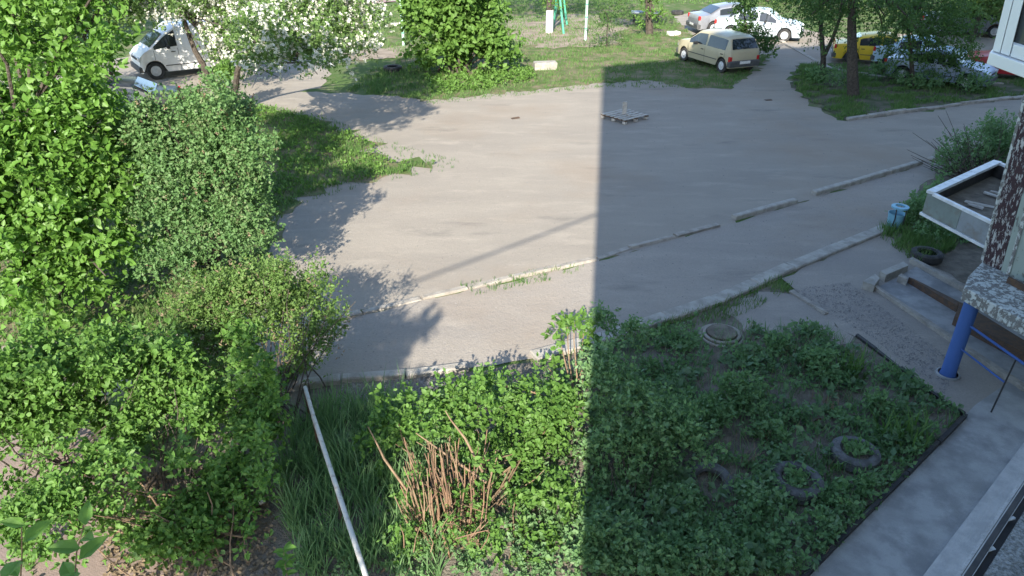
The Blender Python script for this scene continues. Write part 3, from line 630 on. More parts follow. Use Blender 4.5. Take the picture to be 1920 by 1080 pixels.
for a_, b_ in ((A, B), (B, D), (A, Cc)): para(a_, b_, .01, zc - hgt + .101, zc - .052, 'inner_lining', M['dark'], .05, .036)
for k in range(14):
    q = A + (B - A) * random.uniform(.15, .9) + (Cc - A) * random.uniform(.25, .8)
    MB().box((q.x, q.y, zc - hgt + .125 + random.uniform(0, .03)), (random.uniform(.2, .6), random.uniform(.03, .10), .02), random.gauss(-.9, .5), .01).build('plank', M['wood'] if k % 2 else M['rust'], t)
wv = bk = None
E2 = (B + D) / 2; MB().box((E2.x + 1.3, E2.y - .1, zc - hgt - .08), (2.8, .14, .10), math.radians(-12)).build('bracket', M['dark'], t)
# ------------------------------------------------------------------ litter bin, tyre on the pad, small finds
q = G(1674, 430); t = thing('litter_bin', 'small pale blue litter bin with a dark strap at the kerb end', 'bin', q)
MB().lathe([(0, .02), (.13, .02), (.17, .36), (.175, .38), (.165, .38), (.15, .30)], 18, tuple(q)).build('bucket', M['bin'], t, smooth=True)
MB().lathe([(.10, .50), (.17, .49), (.175, .53), (.10, .54)], 18, (q.x + .03, q.y, 0), close=True).build('hood_ring', M['bin'], t, smooth=True)
for s in (-1, 1): MB().tube([(q.x + s * .12, q.y - .12, 0), (q.x + s * .10, q.y - .15, .3), (q.x + s * .11 + .02, q.y - .10, .52)], .013, 6).build('strap', M['dark'], t)
TY = [(.16, .0), (.27, .0), (.305, .03), (.305, .15), (.27, .18), (.20, .18), (.175, .15), (.19, .14), (.25, .13), (.25, .05), (.19, .04), (.17, .03)]
def tyre(name, label, q, sc=1.0, m='tyre', group=None, rx=0, rz=0, sink=0.0):
    o = MB().lathe([(r * sc, h * sc) for r, h in TY], 32, (0, 0, 0), close=True).build(name, M[m], smooth=True); o.location = (q.x, q.y, q.z - sink); o.rotation_euler = (rx, 0, rz)
    return tag(o, label, 'tyre', group)
tyre('tyre', 'old black car tyre lying by the shaded flower bed', G(1735, 486, .03), .95)
for u, v, lab, sc in ((1600, 862, 'grey weathered tyre flower bed close to the concrete walk', .95), (1490, 915, 'grey tyre flower bed with pale leaves in the middle of the garden', 1.0)):
    q = G(u, v, .02); o = tyre('tyre_planter', lab, q, sc, 'oldtyre', 'tyre flower beds in the garden')
    s_ = MB().lathe([(0, .13), (.16, .12), (.24 * sc, .10)], 16).build('soil', M['soil'], o, off=(0, 0, 0))
    P = np.stack([RNG.normal(0, .07, 70), RNG.normal(0, .07, 70), RNG.uniform(.12, .2, 70)], 1); Bv = leaves(P, norm(P * np.array([[1, 1, .5]])), 3, .06, .075, .6)
    V, f_, k_ = leafgeo(*Bv); npmesh('foliage', V, f_, k_, L['garden'], o)['kind'] = 'stuff'
q = G(1330, 905); tyre('tyre_planter', 'half buried grey tyre curving out of the soil in the garden', q, .95, 'oldtyre', 'tyre flower beds in the garden', math.radians(24), math.radians(-20), .10)
# concrete well ring
q = G(1352, 632); t = thing('well_cover', 'round concrete well cover with stepped rings at the garden corner', 'well cover', q)
for nm, r_, z0, z1 in (('lower_ring', .36, .0, .05), ('middle_ring', .30, .05, .085), ('lid', .235, .085, .115)):
    MB().lathe([(r_ - .075 if nm != 'lid' else 0, z1 - .05 if nm != 'lid' else z1 - .006), (r_ - .045 if nm != 'lid' else r_ - .03, z1 - .002), (r_ - .012, z1), (r_, z1 - .012), (r_, z0)], 40, tuple(q)).build(nm, M['oldkerb'] if nm != 'lid' else M['soil'], t)
# pallet with a stick standing on it
a_, b_, c_ = G(1130, 221), G(1168, 236), G(1212, 225); ctr = (a_ + c_) / 2; ra_ = math.atan2((c_ - b_).y, (c_ - b_).x)
t = thing('wooden_pallet', 'grey wooden pallet lying flat on the shaded road', 'pallet', ctr, ra_)
pw, pd = (c_ - b_).length, (a_ - b_).length
for i in range(6): MB().box((0, -pd / 2 + pd * (i + .5) / 6, .15), (pw, pd / 6 * .56, .022), 0, .004).build('deck_board', M['wood'], t)
for s in (-1, 0, 1):
    MB().box((s * (pw / 2 - .05), 0, .118), (.09, pd, .035), 0, .004).build('stringer', M['rust'], t)
    for k in (-1, 0, 1): MB().box((s * (pw / 2 - .05), k * (pd / 2 - .07), .06), (.09, .12, .08), 0).build('block', M['wood'], t)
q = G(1172, 214, .16); t = thing('plank_stub', 'short pale plank standing upright on the pallet', 'plank', q)
MB().box((q.x - .03, q.y, .16 + .2), (.14, .05, .40), .3, .006).build('upright', M['wood'], t); MB().tube([(q.x, q.y, .18), (q.x + .15, q.y - .35, .18)], .02, 5).build('brace', M['wood'], t)
# concrete block on the far lawn, stones, litter
q = G(1022, 130); o = MB().bevelbox((0, 0, .13), (.95, .5, .34), .1, .04, .03).build('concrete_block', M['kerb']); o.location = q; tag(o, 'pale broken concrete block lying in the grass beyond the road', 'block')
q = G(1262, 66); o = MB().bevelbox((0, 0, .1), (.6, .4, .22), .3, .05, .05).build('stone', M['lime']); o.location = q; tag(o, 'small whitish stone at the edge of the far car park', 'stone')
for u, v, lab in ((966, 222, 'flat scrap of dark cardboard on the sunlit road'), (1440, 188, 'small reddish scrap of litter on the shaded road')):
    q = G(u, v, .01); o = MB().box((0, 0, .015), (.28, .12, .02), .4, .02).build('litter', M['rust']); o.location = q; tag(o, lab, 'litter')
for u, v, lab, sz in ((1190, 758, 'white scrap of plastic among leaves by the shadow edge', .12), (1366, 706, 'pair of white plastic scraps standing in the garden soil', .13), (1530, 790, 'brown broken pot shard in the shaded garden', .10), (490, 945, 'white scrap of paper under the left shrubs', .14), (352, 1022, 'small white scrap among dry leaves at lower left', .09)):
    q = G(u, v, .03); o = MB().box((0, 0, .04), (sz * .6, .03, sz), .4, .012).build('litter', M['white'] if 'brown' not in lab else M['rust']); o.location = q; o.rotation_euler = (.5, .2, 0); tag(o, lab, 'litter')
# old tyres dug in beyond the road
for u, v, lab in ((737, 134, 'dark tyre lying in the shadow of the blossom tree'), (1270, 27, 'half buried tyre left of two at the far lawn edge'), (1307, 27, 'half buried tyre right of two at the far lawn edge')):
    tyre('tyre', lab, G(u, v, .0), 1.25, 'tyre', None, math.radians(0), .3)
# white rail fence
zr = .62
ra, rb, rc = G(588, 782, zr), G(690, 1092, zr), G(572, 726, zr)
t = thing('pipe_fence', 'white painted pipe rail with rust spots crossing the shaded grass', 'fence', (ra.x, ra.y, 0))
MB().tube([rc, ra.lerp(rc, .03)], .026, 8).build('rail', M['white'], t, smooth=True)
MB().tube([ra, ra.lerp(rb, .33) + Vector((0, 0, -.015)), ra.lerp(rb, .66) + Vector((0, 0, -.008)), rb, rb + (rb - ra) * .4], .027, 10).build('rail', M['white'], t, smooth=True)
for p_ in (rc, ra + (rb - ra) * .02, ra.lerp(rb, .5), rb): MB().tube([(p_.x, p_.y, 0), (p_.x, p_.y, zr - .03)], .024, 8).build('post', M['rust'], t, smooth=True)
# cable strung from the building corner (its shadow crosses the sunlit road)
ka = Vector((C0.x - .02, C0.y - .02, 8.6)); kb = ka + Vector((-.787, -.617, 0)) * 19
cable = []
for i in range(17): s_ = i / 16; cable.append(ka.lerp(kb, s_) + Vector((0, 0, -.5 * 4 * s_ * (1 - s_) * .6)))
o = MB().tube([q - ka for q in cable], .028, 6).build('overhead_cable', M['plastic'], smooth=True); o.location = ka; tag(o, 'black cable strung high from the building corner across the yard', 'cable')
t = thing('utility_pole', 'grey wooden utility pole at the far end of the overhead cable', 'pole', (kb.x, kb.y, 0)); MB().tube([(kb.x, kb.y, 0), (kb.x, kb.y, 9)], [.14, .10], 10).build('pole', M['wood'], t, smooth=True); MB().box((kb.x, kb.y, 8.5), (1.2, .09, .1), .9).build('crossarm', M['wood'], t)
# ------------------------------------------------------------------ vehicles
def interp(tab, x):
    if x <= tab[0][0]: return tab[0][1]
    for (a, ya), (b, yb) in zip(tab[:-1], tab[1:]):
        if x <= b: return ya + (yb - ya) * (x - a) / (b - a + 1e-9)
    return tab[-1][1]
def car(name, label, loc, head, top, belt, W, axles, wr, paint, side, front, rear, sill=.22, lamps=(.62, .75), group=None, bump=None, tumble=.16, plates=True, mouldings=True):
    """x forward, y left. top: roofline, belt: waistline (x,z). side: [(x0,x1)] panes; front/rear: windscreen x ranges on the top line"""
    t = thing(name, label, 'van' if 'van' in name else 'car', loc, head, group)
    x0, x1 = top[0][0], top[-1][0]; roof = max(z for _, z in top)
    def hw(x):
        e1 = min(1, (x - x0) / .35); e2 = min(1, (x1 - x) / .55); return W / 2 * (.90 + .10 * math.sqrt(max(0, 1 - (1 - e1) ** 2))) * (.84 + .16 * math.sqrt(max(0, 1 - (1 - e2) ** 2)))
    def sec(x):
        zt = interp(top, x); zb = min(interp(belt, x), zt - .012); arch = sill
        for ax in axles:
            dx = abs(x - ax)
            if dx < wr + .05: arch = max(arch, wr + math.sqrt((wr + .05) ** 2 - dx * dx))
        h = hw(x); zm = max(arch + .03, sill + .28); ts = max(0, zt - zb); hs = h - tumble * min(1, ts / .5) * (ts > .03)
        return [(h * .965, arch), (h, min(zm, zb - .01)), (h * .985, zb), (hs + .01, zt - min(.07, ts * .3)), (hs - .09, zt - min(.012, ts * .1)), (0, zt + .012)]
    xs = sorted(set([x for x, _ in top] + [x for x, _ in belt if x0 <= x <= x1] + [x0 + (x1 - x0) * i / 60 for i in range(61)]))
    mb = MB(); n = 6; R = []
    for x in xs:
        s_ = sec(x); R.append([(x, y, z) for y, z in s_] + [(x, -y, z) for y, z in s_[-2::-1]])
    for r in R: mb.v += r
    k = len(R[0])
    for i in range(len(xs) - 1):
        for j in range(k - 1): mb.f.append((i * k + j, (i + 1) * k + j, (i + 1) * k + j + 1, i * k + j + 1))
    mb.f.append(tuple(range(k))); mb.f.append(tuple((len(xs) - 1) * k + j for j in range(k - 1, -1, -1)))
    mb.build('body', paint, t, off=(0, 0, 0), smooth=True)
    MB().box(((x0 + x1) / 2, 0, sill + .1), (x1 - x0 - .5, W * .86, .16)).build('underbody', M['plastic'], t, off=(0, 0, 0))
    for sy in (1, -1):                                           # side panes and pillars
        for (a, b) in side:
            g = MB(); m_ = 8
            for i in range(m_ + 1):
                x = a + (b - a) * i / m_; s_ = sec(x); (ya, za), (yb, zb2) = s_[2], s_[3]
                for f_ in (.10, .90): g.v.append((x, sy * (ya + (yb - ya) * f_ + .007), za + (zb2 - za) * f_))
            for i in range(m_): g.f.append((2 * i, 2 * i + 2, 2 * i + 3, 2 * i + 1))
            g.build('side_window', M['glass'], t, off=(0, 0, 0))
            if sy: 
                s_ = sec(b - .12); dh = MB().box((a + .18, sy * (hw(a + .18) * .99 + .008), interp(belt, a) - .12), (.16, .022, .03)).build('door_handle', M['plastic'], t, off=(0, 0, 0))
        for xs_ in [a for a, _ in side] + [side[-1][1] + .02]:
            g = MB(); s_ = sec(xs_); zz = [s_[0][1] + .03, s_[1][1], s_[2][1]]; yy = [s_[0][0], s_[1][0], s_[2][0]]
            for z_, y_ in zip(zz, yy): g.v += [(xs_ - .007, sy * (y_ + .005), z_), (xs_ + .007, sy * (y_ + .005), z_)]
            g.f = [(0, 1, 3, 2), (2, 3, 5, 4)]; g.build('door_seam', M['plastic'], t, off=(0, 0, 0))
        if mouldings: MB().box(((axles[0] + axles[1]) / 2, sy * (W / 2 + .001), sill + .24), (abs(axles[0] - axles[1]) - 2 * wr - .12, .02, .03)).build('side_moulding', M['grey_plastic'], t, off=(0, 0, 0))
        MB().bevelbox((front[0] - .10 if front else x1 - 1, sy * (W / 2 + .09), interp(belt, (front[0] if front else 0)) + .08), (.10, .17, .12), 0, .02).build('mirror', M['plastic'], t, off=(0, 0, 0))
        hl = hw(x1 - .05); MB().bevelbox((x1 - .055, sy * (hl - .17), (lamps[0])), (.14, .28, .15), 0, .03).build('headlight', M['lamp'], t, off=(0, 0, 0))
        hr = hw(x0 + .04); MB().bevelbox((x0 + .045, sy * (hr - .045), lamps[1]), (.11, .12, .20), 0, .02).build('tail_light', M['redlamp'], t, off=(0, 0, 0))
        for ax in axles:
            wv = MB().lathe([(.0, -.08), (wr * .62, -.08), (wr * .92, -.08), (wr, -.05), (wr, .05), (wr * .92, .085), (wr * .62, .075), (wr * .60, .05)], 28, (0, 0, 0), 'y').build('wheel', M['tyre'], t, off=(0, 0, 0), smooth=True)
            wv.location = (ax, sy * (W / 2 - .10), wr); wv.rotation_euler = (0, 0, 0 if sy > 0 else math.pi)
            MB().lathe([(wr * .60, .055), (wr * .56, .074), (wr * .42, .060), (wr * .30, .078), (wr * .16, .082), (wr * .14, .096), (0, .098)], 24, (0, 0, 0), 'y').build('rim', M['rim'], wv, off=(0, 0, 0), smooth=True)
    for nm, rg in (('windscreen', front), ('rear_window', rear)):
        if not rg: continue
        g = MB(); m_ = 6
        for i in range(m_ + 1):
            x = rg[0] + (rg[1] - rg[0]) * i / m_; s_ = sec(x); zt = interp(top, x); y_ = s_[3][0] - .07
            dz = (interp(top, x + .01) - interp(top, x - .01)) / .02; nl = math.hypot(1, dz); ox, oz = -dz / nl * .016, 1 / nl * .016
            for y in (-y_, -y_ * .5, 0, y_ * .5, y_): g.v.append((x + ox, y, zt + oz + .006 * (1 - abs(y) / y_)))
        for i in range(m_):
            for j in range(4): q = i * 5 + j; g.f.append((q, q + 5, q + 6, q + 1))
        g.build(nm, M['glass'], t, off=(0, 0, 0), smooth=True)
    bm_ = bump or M['grey_plastic']
    MB().bevelbox((x0 + .03, 0, sill + .17), (.20, W * .97, .24), 0, .04).build('bumper', bm_, t, off=(0, 0, 0)); MB().bevelbox((x1 - .04, 0, sill + .15), (.20, W * .90, .22), 0, .04).build('bumper', bm_, t, off=(0, 0, 0))
    if plates: MB().box((x0 - .08, 0, sill + .22), (.015, .50, .11)).build('number_plate', M['plate'], t, off=(0, 0, 0))
    MB().box((x1 + .005, 0, lamps[0] - .02), (.03, W * .42, .08)).build('grille', M['plastic'], t, off=(0, 0, 0))
    return t
def byside(front, rear, W, left=True):
    """origin and heading from the ground points under the two wheels of the side in view"""
    f_, r_ = G(*front), G(*rear); h_ = math.atan2((f_ - r_).y, (f_ - r_).x); nl = Vector((-math.sin(h_), math.cos(h_), 0)) * (1 if left else -1)
    c = (f_ + r_) / 2 - nl * (W / 2 - .02); return (c.x, c.y, .014), h_, (f_ - r_).length
beige = paintmat('beige_car_paint', (0.42, 0.375, 0.26)); whitep = paintmat('white_car_paint', (0.46, 0.52, 0.58)); silver = mat('silver_car_paint', (0.30, 0.31, 0.34), .3, (0.26, 0.27, 0.30), 4, metal=.4)
yellow = paintmat('yellow_car_paint', (0.62, 0.43, 0.03)); lblue = paintmat('light_blue_car_paint', (0.40, 0.55, 0.66)); red = paintmat('red_car_paint', (0.42, 0.025, 0.03)); blackp = paintmat('black_car_paint', (0.02, 0.022, 0.024)); greyp = paintmat('pale_grey_car_paint', (0.30, 0.37, 0.50))
loc, hd, wb = byside((1280, 115), (1349.5, 137), 1.5); wb = min(wb, 2.9); h2 = wb / 2
car('hatchback_car', 'small boxy beige hatchback parked half in shade on the grass', loc, hd,
    [(-h2 - .50, .80), (-h2 - .48, .93), (-h2 - .24, 1.37), (-h2 - .05, 1.43), (0, 1.46), (h2 - .85, 1.42), (h2 - .42, 1.14), (h2 - .20, .97), (h2 + .25, .90), (h2 + .52, .80), (h2 + .60, .62)],
    [(-h2 - .5, .86), (h2 + .6, .84)], 1.5, (h2, -h2), .285, beige, [(-h2 - .16, -.28), (-.16, h2 - .36)], (h2 - .84, h2 - .26), (-h2 - .465, -h2 - .265), .24, (.66, .60))
hd = math.atan2(-.72, -1.0); h2 = 1.55
f_ = G(297, 150); dirv = Vector((math.cos(hd), math.sin(hd), 0)); nl = Vector((-math.sin(hd), math.cos(hd), 0)); cv = f_ - dirv * h2 - nl * (-.93 if nl.y > 0 else .93)
car('cargo_van', 'white panel van behind the blossoming trees at upper left', (cv.x, cv.y, .012), hd,
    [(-h2 - .85, .9), (-h2 - .82, 1.86), (-h2 - .6, 1.95), (0, 1.97), (h2 - .95, 1.93), (h2 - .55, 1.70), (h2 + .08, 1.18), (h2 + .28, 1.06), (h2 + .46, .88), (h2 + .52, .55)],
    [(-h2 - .85, 1.12), (h2 - .2, 1.12), (h2 + .52, .98)], 1.9, (h2, -h2),   .33, paintmat('van_white_paint', (0.80, 0.80, 0.79)), [(h2 - .95, h2 - .08)], (h2 - .50, h2 + .05), None, .26, (.78, 1.0), bump=M['grey_plastic'], tumble=.14)
SED = lambda h2: ([(-h2 - .85, .72), (-h2 - .80, .92), (-h2 - .25, .98), (-h2 + .35, 1.32), (-.2, 1.43), (.35, 1.42), (h2 - .35, .98), (h2 + .45, .84), (h2 + .72, .72), (h2 + .8, .55)], [(-h2 - .85, .86), (h2 + .8, .84)])
def sedan(name, label, loc, hd, paint, h2=1.3, W=1.72, group='cars in the far car park'):
    tp, bl = SED(h2); return car(name, label, loc, hd, tp, bl, W, (h2, -h2), .31, paint, [(-h2 + .28, -.12), (0.0, h2 - .48)], (.42, h2 - .38), (-h2 - .2, -h2 + .3), .22, (.66, .80), group)
q = G(1374, 62); sedan('parked_car', 'silver saloon car seen from its rear end behind the sapling', (q.x, q.y + .6, .01), math.radians(8), silver)
q = G(1424, 73); sedan('parked_car', 'white saloon car with its bonnet to the right beside the silver one', (q.x, q.y + .3, .01), math.radians(-22), whitep)
q = G(1655, 122); sedan('parked_car', 'yellow car behind the shaded trunks at upper right', (q.x, q.y + .6, .01), math.radians(-20), yellow)
q = G(1745, 134); sedan('parked_car', 'light blue car partly behind leaves right of the yellow one', (q.x, q.y + 1.0, .01), math.radians(-28), lblue)
q = G(1786, 160); sedan('parked_car', 'pale grey car with its bonnet low beside the red one', (q.x - .3, q.y + .6, .01), math.radians(-42), greyp)
q = G(1862, 148); sedan('parked_car', 'red car half hidden under the enclosed balcony', (q.x + .9, q.y + .5, .01), math.radians(150), red)
q = G(1870, 66); sedan('parked_car', 'orange red car far off beyond the right hand trees', (q.x, q.y, .01), math.radians(-20), paintmat('orange_red_paint', (0.55, .10, .03)))
q = G(1805, 64); sedan('parked_car', 'grey car farthest away at upper right', (q.x, q.y, .01), math.radians(-25), silver)
q = G(262, 236); sedan('parked_car', 'black car showing its tail light through the left shrubs', (q.x - .9, q.y, .012), math.radians(200), blackp, group='cars by the left trees')
q = G(80, 92); sedan('parked_car', 'pale blue car glimpsed through the top left leaves', (q.x, q.y, .012), math.radians(60), lblue, group='cars by the left trees')
for o in C.objects:
    if o.name.startswith('parked_car') and any(k in o['label'] for k in ('yellow car behind', 'light blue', 'pale grey', 'red car half')): o.scale = (.86, .9, .86)
# ------------------------------------------------------------------ yard furniture far off
for u, v, lab in ((1097.5, 77, 'pale green clothes line post with a crossbar right of the swing'), (757, 87, 'pale green clothes line post left of the big green bush')):
    q = G(u, v); t = thing('clothes_post', lab, 'post', q, 0, 'clothes line posts')
    MB().tube([(q.x, q.y, 0), (q.x, q.y, 2.15)], .065, 10).build('pole', M['palegreen'], t, smooth=True); MB().tube([(q.x - .75, q.y + .1, 2.12), (q.x + .45, q.y - .06, 2.12)], .04, 8).build('crossbar', M['palegreen'], t, smooth=True)
    for k in (.28, .52, .8): MB().tube([(q.x, q.y, 2.15 * k), (q.x, q.y, 2.15 * k + .05)], .072, 10).build('clamp', M['green'], t, smooth=True)
q = G(1048, 60); t = thing('swing_frame', 'turquoise metal A shaped swing frame in the sand pit', 'swing', q)
for (u, v) in ((1037, 54), (1057, 64)):
    g_ = G(u, v); MB().tube([tuple(g_), (q.x - .1, q.y, 2.4)], .06, 8).build('leg', M['green'], t, smooth=True)
MB().tube([(q.x - .1, q.y, 2.4), (q.x + .2, q.y + 2.4, 2.4)], .05, 8).build('crossbar', M['green'], t, smooth=True)
for s in (-.4, .4): g_ = q + Vector((.2 + s, 2.4, 0)); MB().tube([tuple(g_), (q.x + .2, q.y + 2.4, 2.4)], .06, 8).build('leg', M['green'], t, smooth=True)
q = G(1210, 44); t = thing('yard_table', 'grey blue low table beside the far shrub', 'table', q)
MB().box((q.x, q.y, .62), (1.7, .8, .06), -.15).build('tabletop', mat('grey_blue_board', (.16, .19, .24), .6), t)
for sx in (-.65, .65):
    for sy in (-.28, .28): MB().tube([(q.x + sx, q.y + sy - sx * .15, 0), (q.x + sx, q.y + sy - sx * .15, .59)], .035, 6).build('leg', M['dark'], t)
# ------------------------------------------------------------------ trees and shrubs
def plant(name, label, cat, base, group=None): return thing(name, label, cat, base, 0, group)
def limbs(t, trunk_top, lobes, r, m, per=2):
    for c, rr in lobes:
        for k in range(per):
            tip = Vector(c) + Vector([random.gauss(0, .45) * rr[i] for i in range(3)])
            MB().tube(wobble(trunk_top, tip, 6, .08), [r * (1 - .8 * i / 5) for i in range(6)], 6).build('limb', m, t, smooth=True)
# A: broad-leaved tree at the left edge
base = Vector((-8.0, 11.2, 0)); t = plant('broadleaf_tree', 'large bright broad leaved tree filling the left edge of the picture', 'tree', base)
lb = [lobe(60, 330, 10.9, 130, 110, 1.1), lobe(165, 255, 11.2, 85, 85, 1.0), lobe(60, 470, 10.4, 120, 100, 1.0), lobe(165, 410, 10.7, 80, 90, .9), lobe(110, 560, 10.0, 110, 60, .8), lobe(-80, 400, 10.8, 140, 200, 1.1), lobe(215, 330, 11.0, 40, 55, .5), lobe(20, 210, 11.4, 80, 60, .9), lobe(225, 470, 10.5, 45, 30, .4)]
high = [((-8.4, 11.6, 6.0), (.9, .9, .7)), ((-7.2, 11.4, 5.8), (.8, .8, .6)), ((-6.3, 11.9, 6.2), (.8, .8, .6)), ((-5.4, 11.2, 6.3), (.7, .8, .5)), ((-7.0, 10.4, 6.2), (.8, .7, .6)), ((-4.7, 11.8, 6.7), (.6, .7, .5)), ((-8.0, 10.2, 6.9), (1.0, .9, .8))]
MB().tube(wobble(base, (-7.7, 11, 2.0), 6, .06), [.12, .11, .10, .09, .08, .07], 8).build('trunk', M['bark'], t, smooth=True); limbs(t, Vector((-7.72, 11.03, 1.8)), lb, .045, M['bark'], 2); limbs(t, Vector((-7.8, 11.05, 2.6)), high, .035, M['bark'], 1)
high += [lobe(70, 120, 11.4, 80, 50, .7), lobe(150, 140, 11.2, 60, 40, .6), lobe(20, 40, 11.6, 90, 50, .8), lobe(170, 50, 11.2, 55, 45, .6), lobe(100, 10, 11.4, 90, 40, .7), lobe(215, 100, 11.1, 30, 30, .4)]
Ph, Oh = clumped(high, 2100, 16, .32, .25); foliage(t, Ph, Oh, 8, .36, .12, .62, L['tree'], 'upper_foliage')
P, O = clumped(lb, 2900, 30, .21, .05); foliage(t, P, O, 8, .36, .12, .62, L['tree'], oval=True, singles=290, up=.35, droop=.12)
# B: lilac
base = G(390, 500); t = plant('lilac_bush', 'tall dull green lilac bush with brownish flower buds beside the lawn tongue', 'bush', base)
lb = [lobe(370, 250, 11.7, 115, 75, .9), lobe(345, 340, 11.4, 115, 85, .9), lobe(430, 330, 11.4, 75, 110, .9), lobe(405, 440, 11.0, 95, 75, .8), lobe(280, 290, 11.6, 60, 90, .7), lobe(460, 420, 11.0, 50, 70, .6), lobe(300, 420, 11.0, 70, 70, .7), lobe(330, 500, 10.6, 80, 40, .6), lobe(440, 215, 11.8, 40, 30, .5)]
stems(t, base, [c for c, _ in lb] + [tuple(Vector(c) + Vector((random.gauss(0, .3), random.gauss(0, .3), .3))) for c, _ in lb], .03, M['bark'], 'stem', .25)
lb = lb + sprigs((230, 175, 500, 300), 11.4, 22, .15, .4) + sprigs((420, 300, 515, 480), 11.0, 12, .14, .35)
P, O = clumped(lb, 6400, 26, .26, .12); foliage(t, P, O, 8, .22, .062, .62, L['lilac'], singles=0)
P2, O2 = clumped(lb, 240, 12, .36, 0); foliage(t, P2, O2, 12, .10, .035, .6, L['dry'], 'flower_buds', up=.9)
# C: fine-leaved shrub with visible stems
base = G(520, 790); t = plant('spirea_shrub', 'fine leaved yellow green shrub with bare dark stems at its right', 'shrub', base)
lb = sprigs((300, 520, 640, 720), 8.4, 30, .12, .3) + [lobe(470, 590, 8.6, 110, 75, .8), lobe(560, 600, 8.6, 70, 80, .6), lobe(390, 600, 8.4, 80, 70, .7), lobe(590, 660, 8.3, 45, 50, .4), lobe(480, 540, 8.8, 80, 40, .6), lobe(420, 680, 8.0, 80, 45, .6)]
tops = [tuple(Vector(lb[i % len(lb)][0]) + Vector((random.gauss(0, .22), random.gauss(0, .2), random.gauss(.05, .12)))) for i in range(44)]
stems(t, base, tops, .012, M['bark'], 'stem', .22, 6, 5, .06)
P, O = clumped(lb, 4200, 26, .25, .15); foliage(t, P, O, 8, .22, .048, .55, L['spirea'], up=.8)
P2, O2 = clumped(lb, 500, 12, .5, .4); foliage(t, P2, O2, 4, .2, .05, .35, L['dry'], 'dry_leaves', up=.5)
# D: bright shrub at the lower left, three of them
specs = [('currant_shrub', 'wide bright green shrub at the left under the broad leaved tree', G(120, 900), [lobe(90, 710, 6.6, 110, 50, .5), lobe(210, 680, 6.9, 80, 50, .5), lobe(-40, 770, 6.2, 90, 70, .5), lobe(100, 800, 6.3, 70, 30, .4)], 2300, .066),
         ('currant_shrub', 'bright green shrub with hanging leafy shoots left of the white rail', G(330, 960), [lobe(300, 710, 7.0, 80, 50, .45), lobe(260, 800, 6.6, 50, 50, .4), lobe(380, 760, 6.9, 60, 45, .4), lobe(480, 820, 6.6, 45, 50, .4)], 1500, .062),
         ('currant_shrub', 'low sparse shrub with twisted bare branches at the bottom left', G(420, 1020), [lobe(440, 920, 6.0, 80, 60, .4), lobe(340, 1000, 5.5, 110, 50, .4), lobe(120, 980, 5.2, 130, 60, .4), lobe(200, 880, 5.8, 60, 40, .3)], 1700, .058)]
SPR = [sprigs((-20, 640, 220, 900), 6.6, 26), sprigs((200, 640, 520, 860), 6.8, 24), sprigs((-10, 850, 500, 1070), 5.6, 34, .09, .22)]
for nm, lab, bs, lb, n_, ll in specs:
    t = plant(nm, lab, 'shrub', bs, 'bright shrubs at lower left')
    tops = [tuple(Vector(lb[i % len(lb)][0]) + Vector((random.gauss(0, .3), random.gauss(0, .25), random.gauss(.1, .15)))) for i in range(22)]
    stems(t, bs, tops, .012, M['twig'] if ll < .06 else M['bark'], 'stem', .28, 6, 5, .08)
    lb = lb + SPR.pop(0)
    P, O = clumped(lb, n_, 26, .22, .1); foliage(t, P, O, 8, .22, ll, .62, L['currant'], oval=True, singles=90, up=.5, droop=.1)
# dry leaf litter under them
X, Y = scatter(e((180, 880), (500, 880), (520, 1090), (200, 1090)), 2600); P = np.stack([X, Y, RNG.uniform(.02, .06, len(X))], 1)
V, f_, k_ = leafgeo(P, sph(len(X)) * np.array([[1, 1, .2]]), np.tile([[0, 0, 1.]], (len(X), 1)) + RNG.normal(size=(len(X), 3)) * .3, np.full(len(X), .055), np.full(len(X), .035)); tag(npmesh('leaf_litter', V, f_, k_, L['dry']), 'brown leaf litter under the sparse shrub at lower left', 'leaves', kind='stuff')
# big leaves of a shoot close to the lens, and a sapling top
def shoot(name, label, base, top, nl, ll, m, group=None, r=.006):
    t = plant(name, label, 'plant', base, group); pts = wobble(base, top, 6, .04); MB().tube(pts, [r * (1 - .1 * i) for i in range(6)], 6).build('stem', M['twig'], t, smooth=True)
    P, D, N = [], [], []
    for i in range(nl):
        s_ = .55 + .45 * i / max(1, nl - 1); p = Vector(base).lerp(Vector(top), s_); a = i * 2.4; d_ = Vector((math.cos(a), math.sin(a), .35 + .2 * (s_ > .9))); P.append(p); D.append(d_); N.append((-.2 * math.cos(a), -.2 * math.sin(a) - .25, 1))
    P, D, N = [np.array([list(x) for x in q_]) for q_ in (P, D, N)]; Ln = ll * RNG.uniform(.7, 1.15, nl); leaf_objects(t, P, D, N, Ln, Ln * .55, m, nl)
    return t
shoot('leafy_shoot', 'young shoot with glossy oval leaves at the bottom left of the white rail', G(540, 1130), G(534, 1030, .55), 14, .13, L['tree'])
shoot('leafy_shoot', 'long shoot with large blurred leaves at the bottom left corner', at(110, 1250, 2.5), at(160, 985, 2.55), 7, .17, L['currant'])
shoot('leafy_shoot', 'short shoot with one broad leaf nearest the left picture edge', at(10, 1250, 2.4), at(48, 985, 2.45), 5, .15, L['tree'])
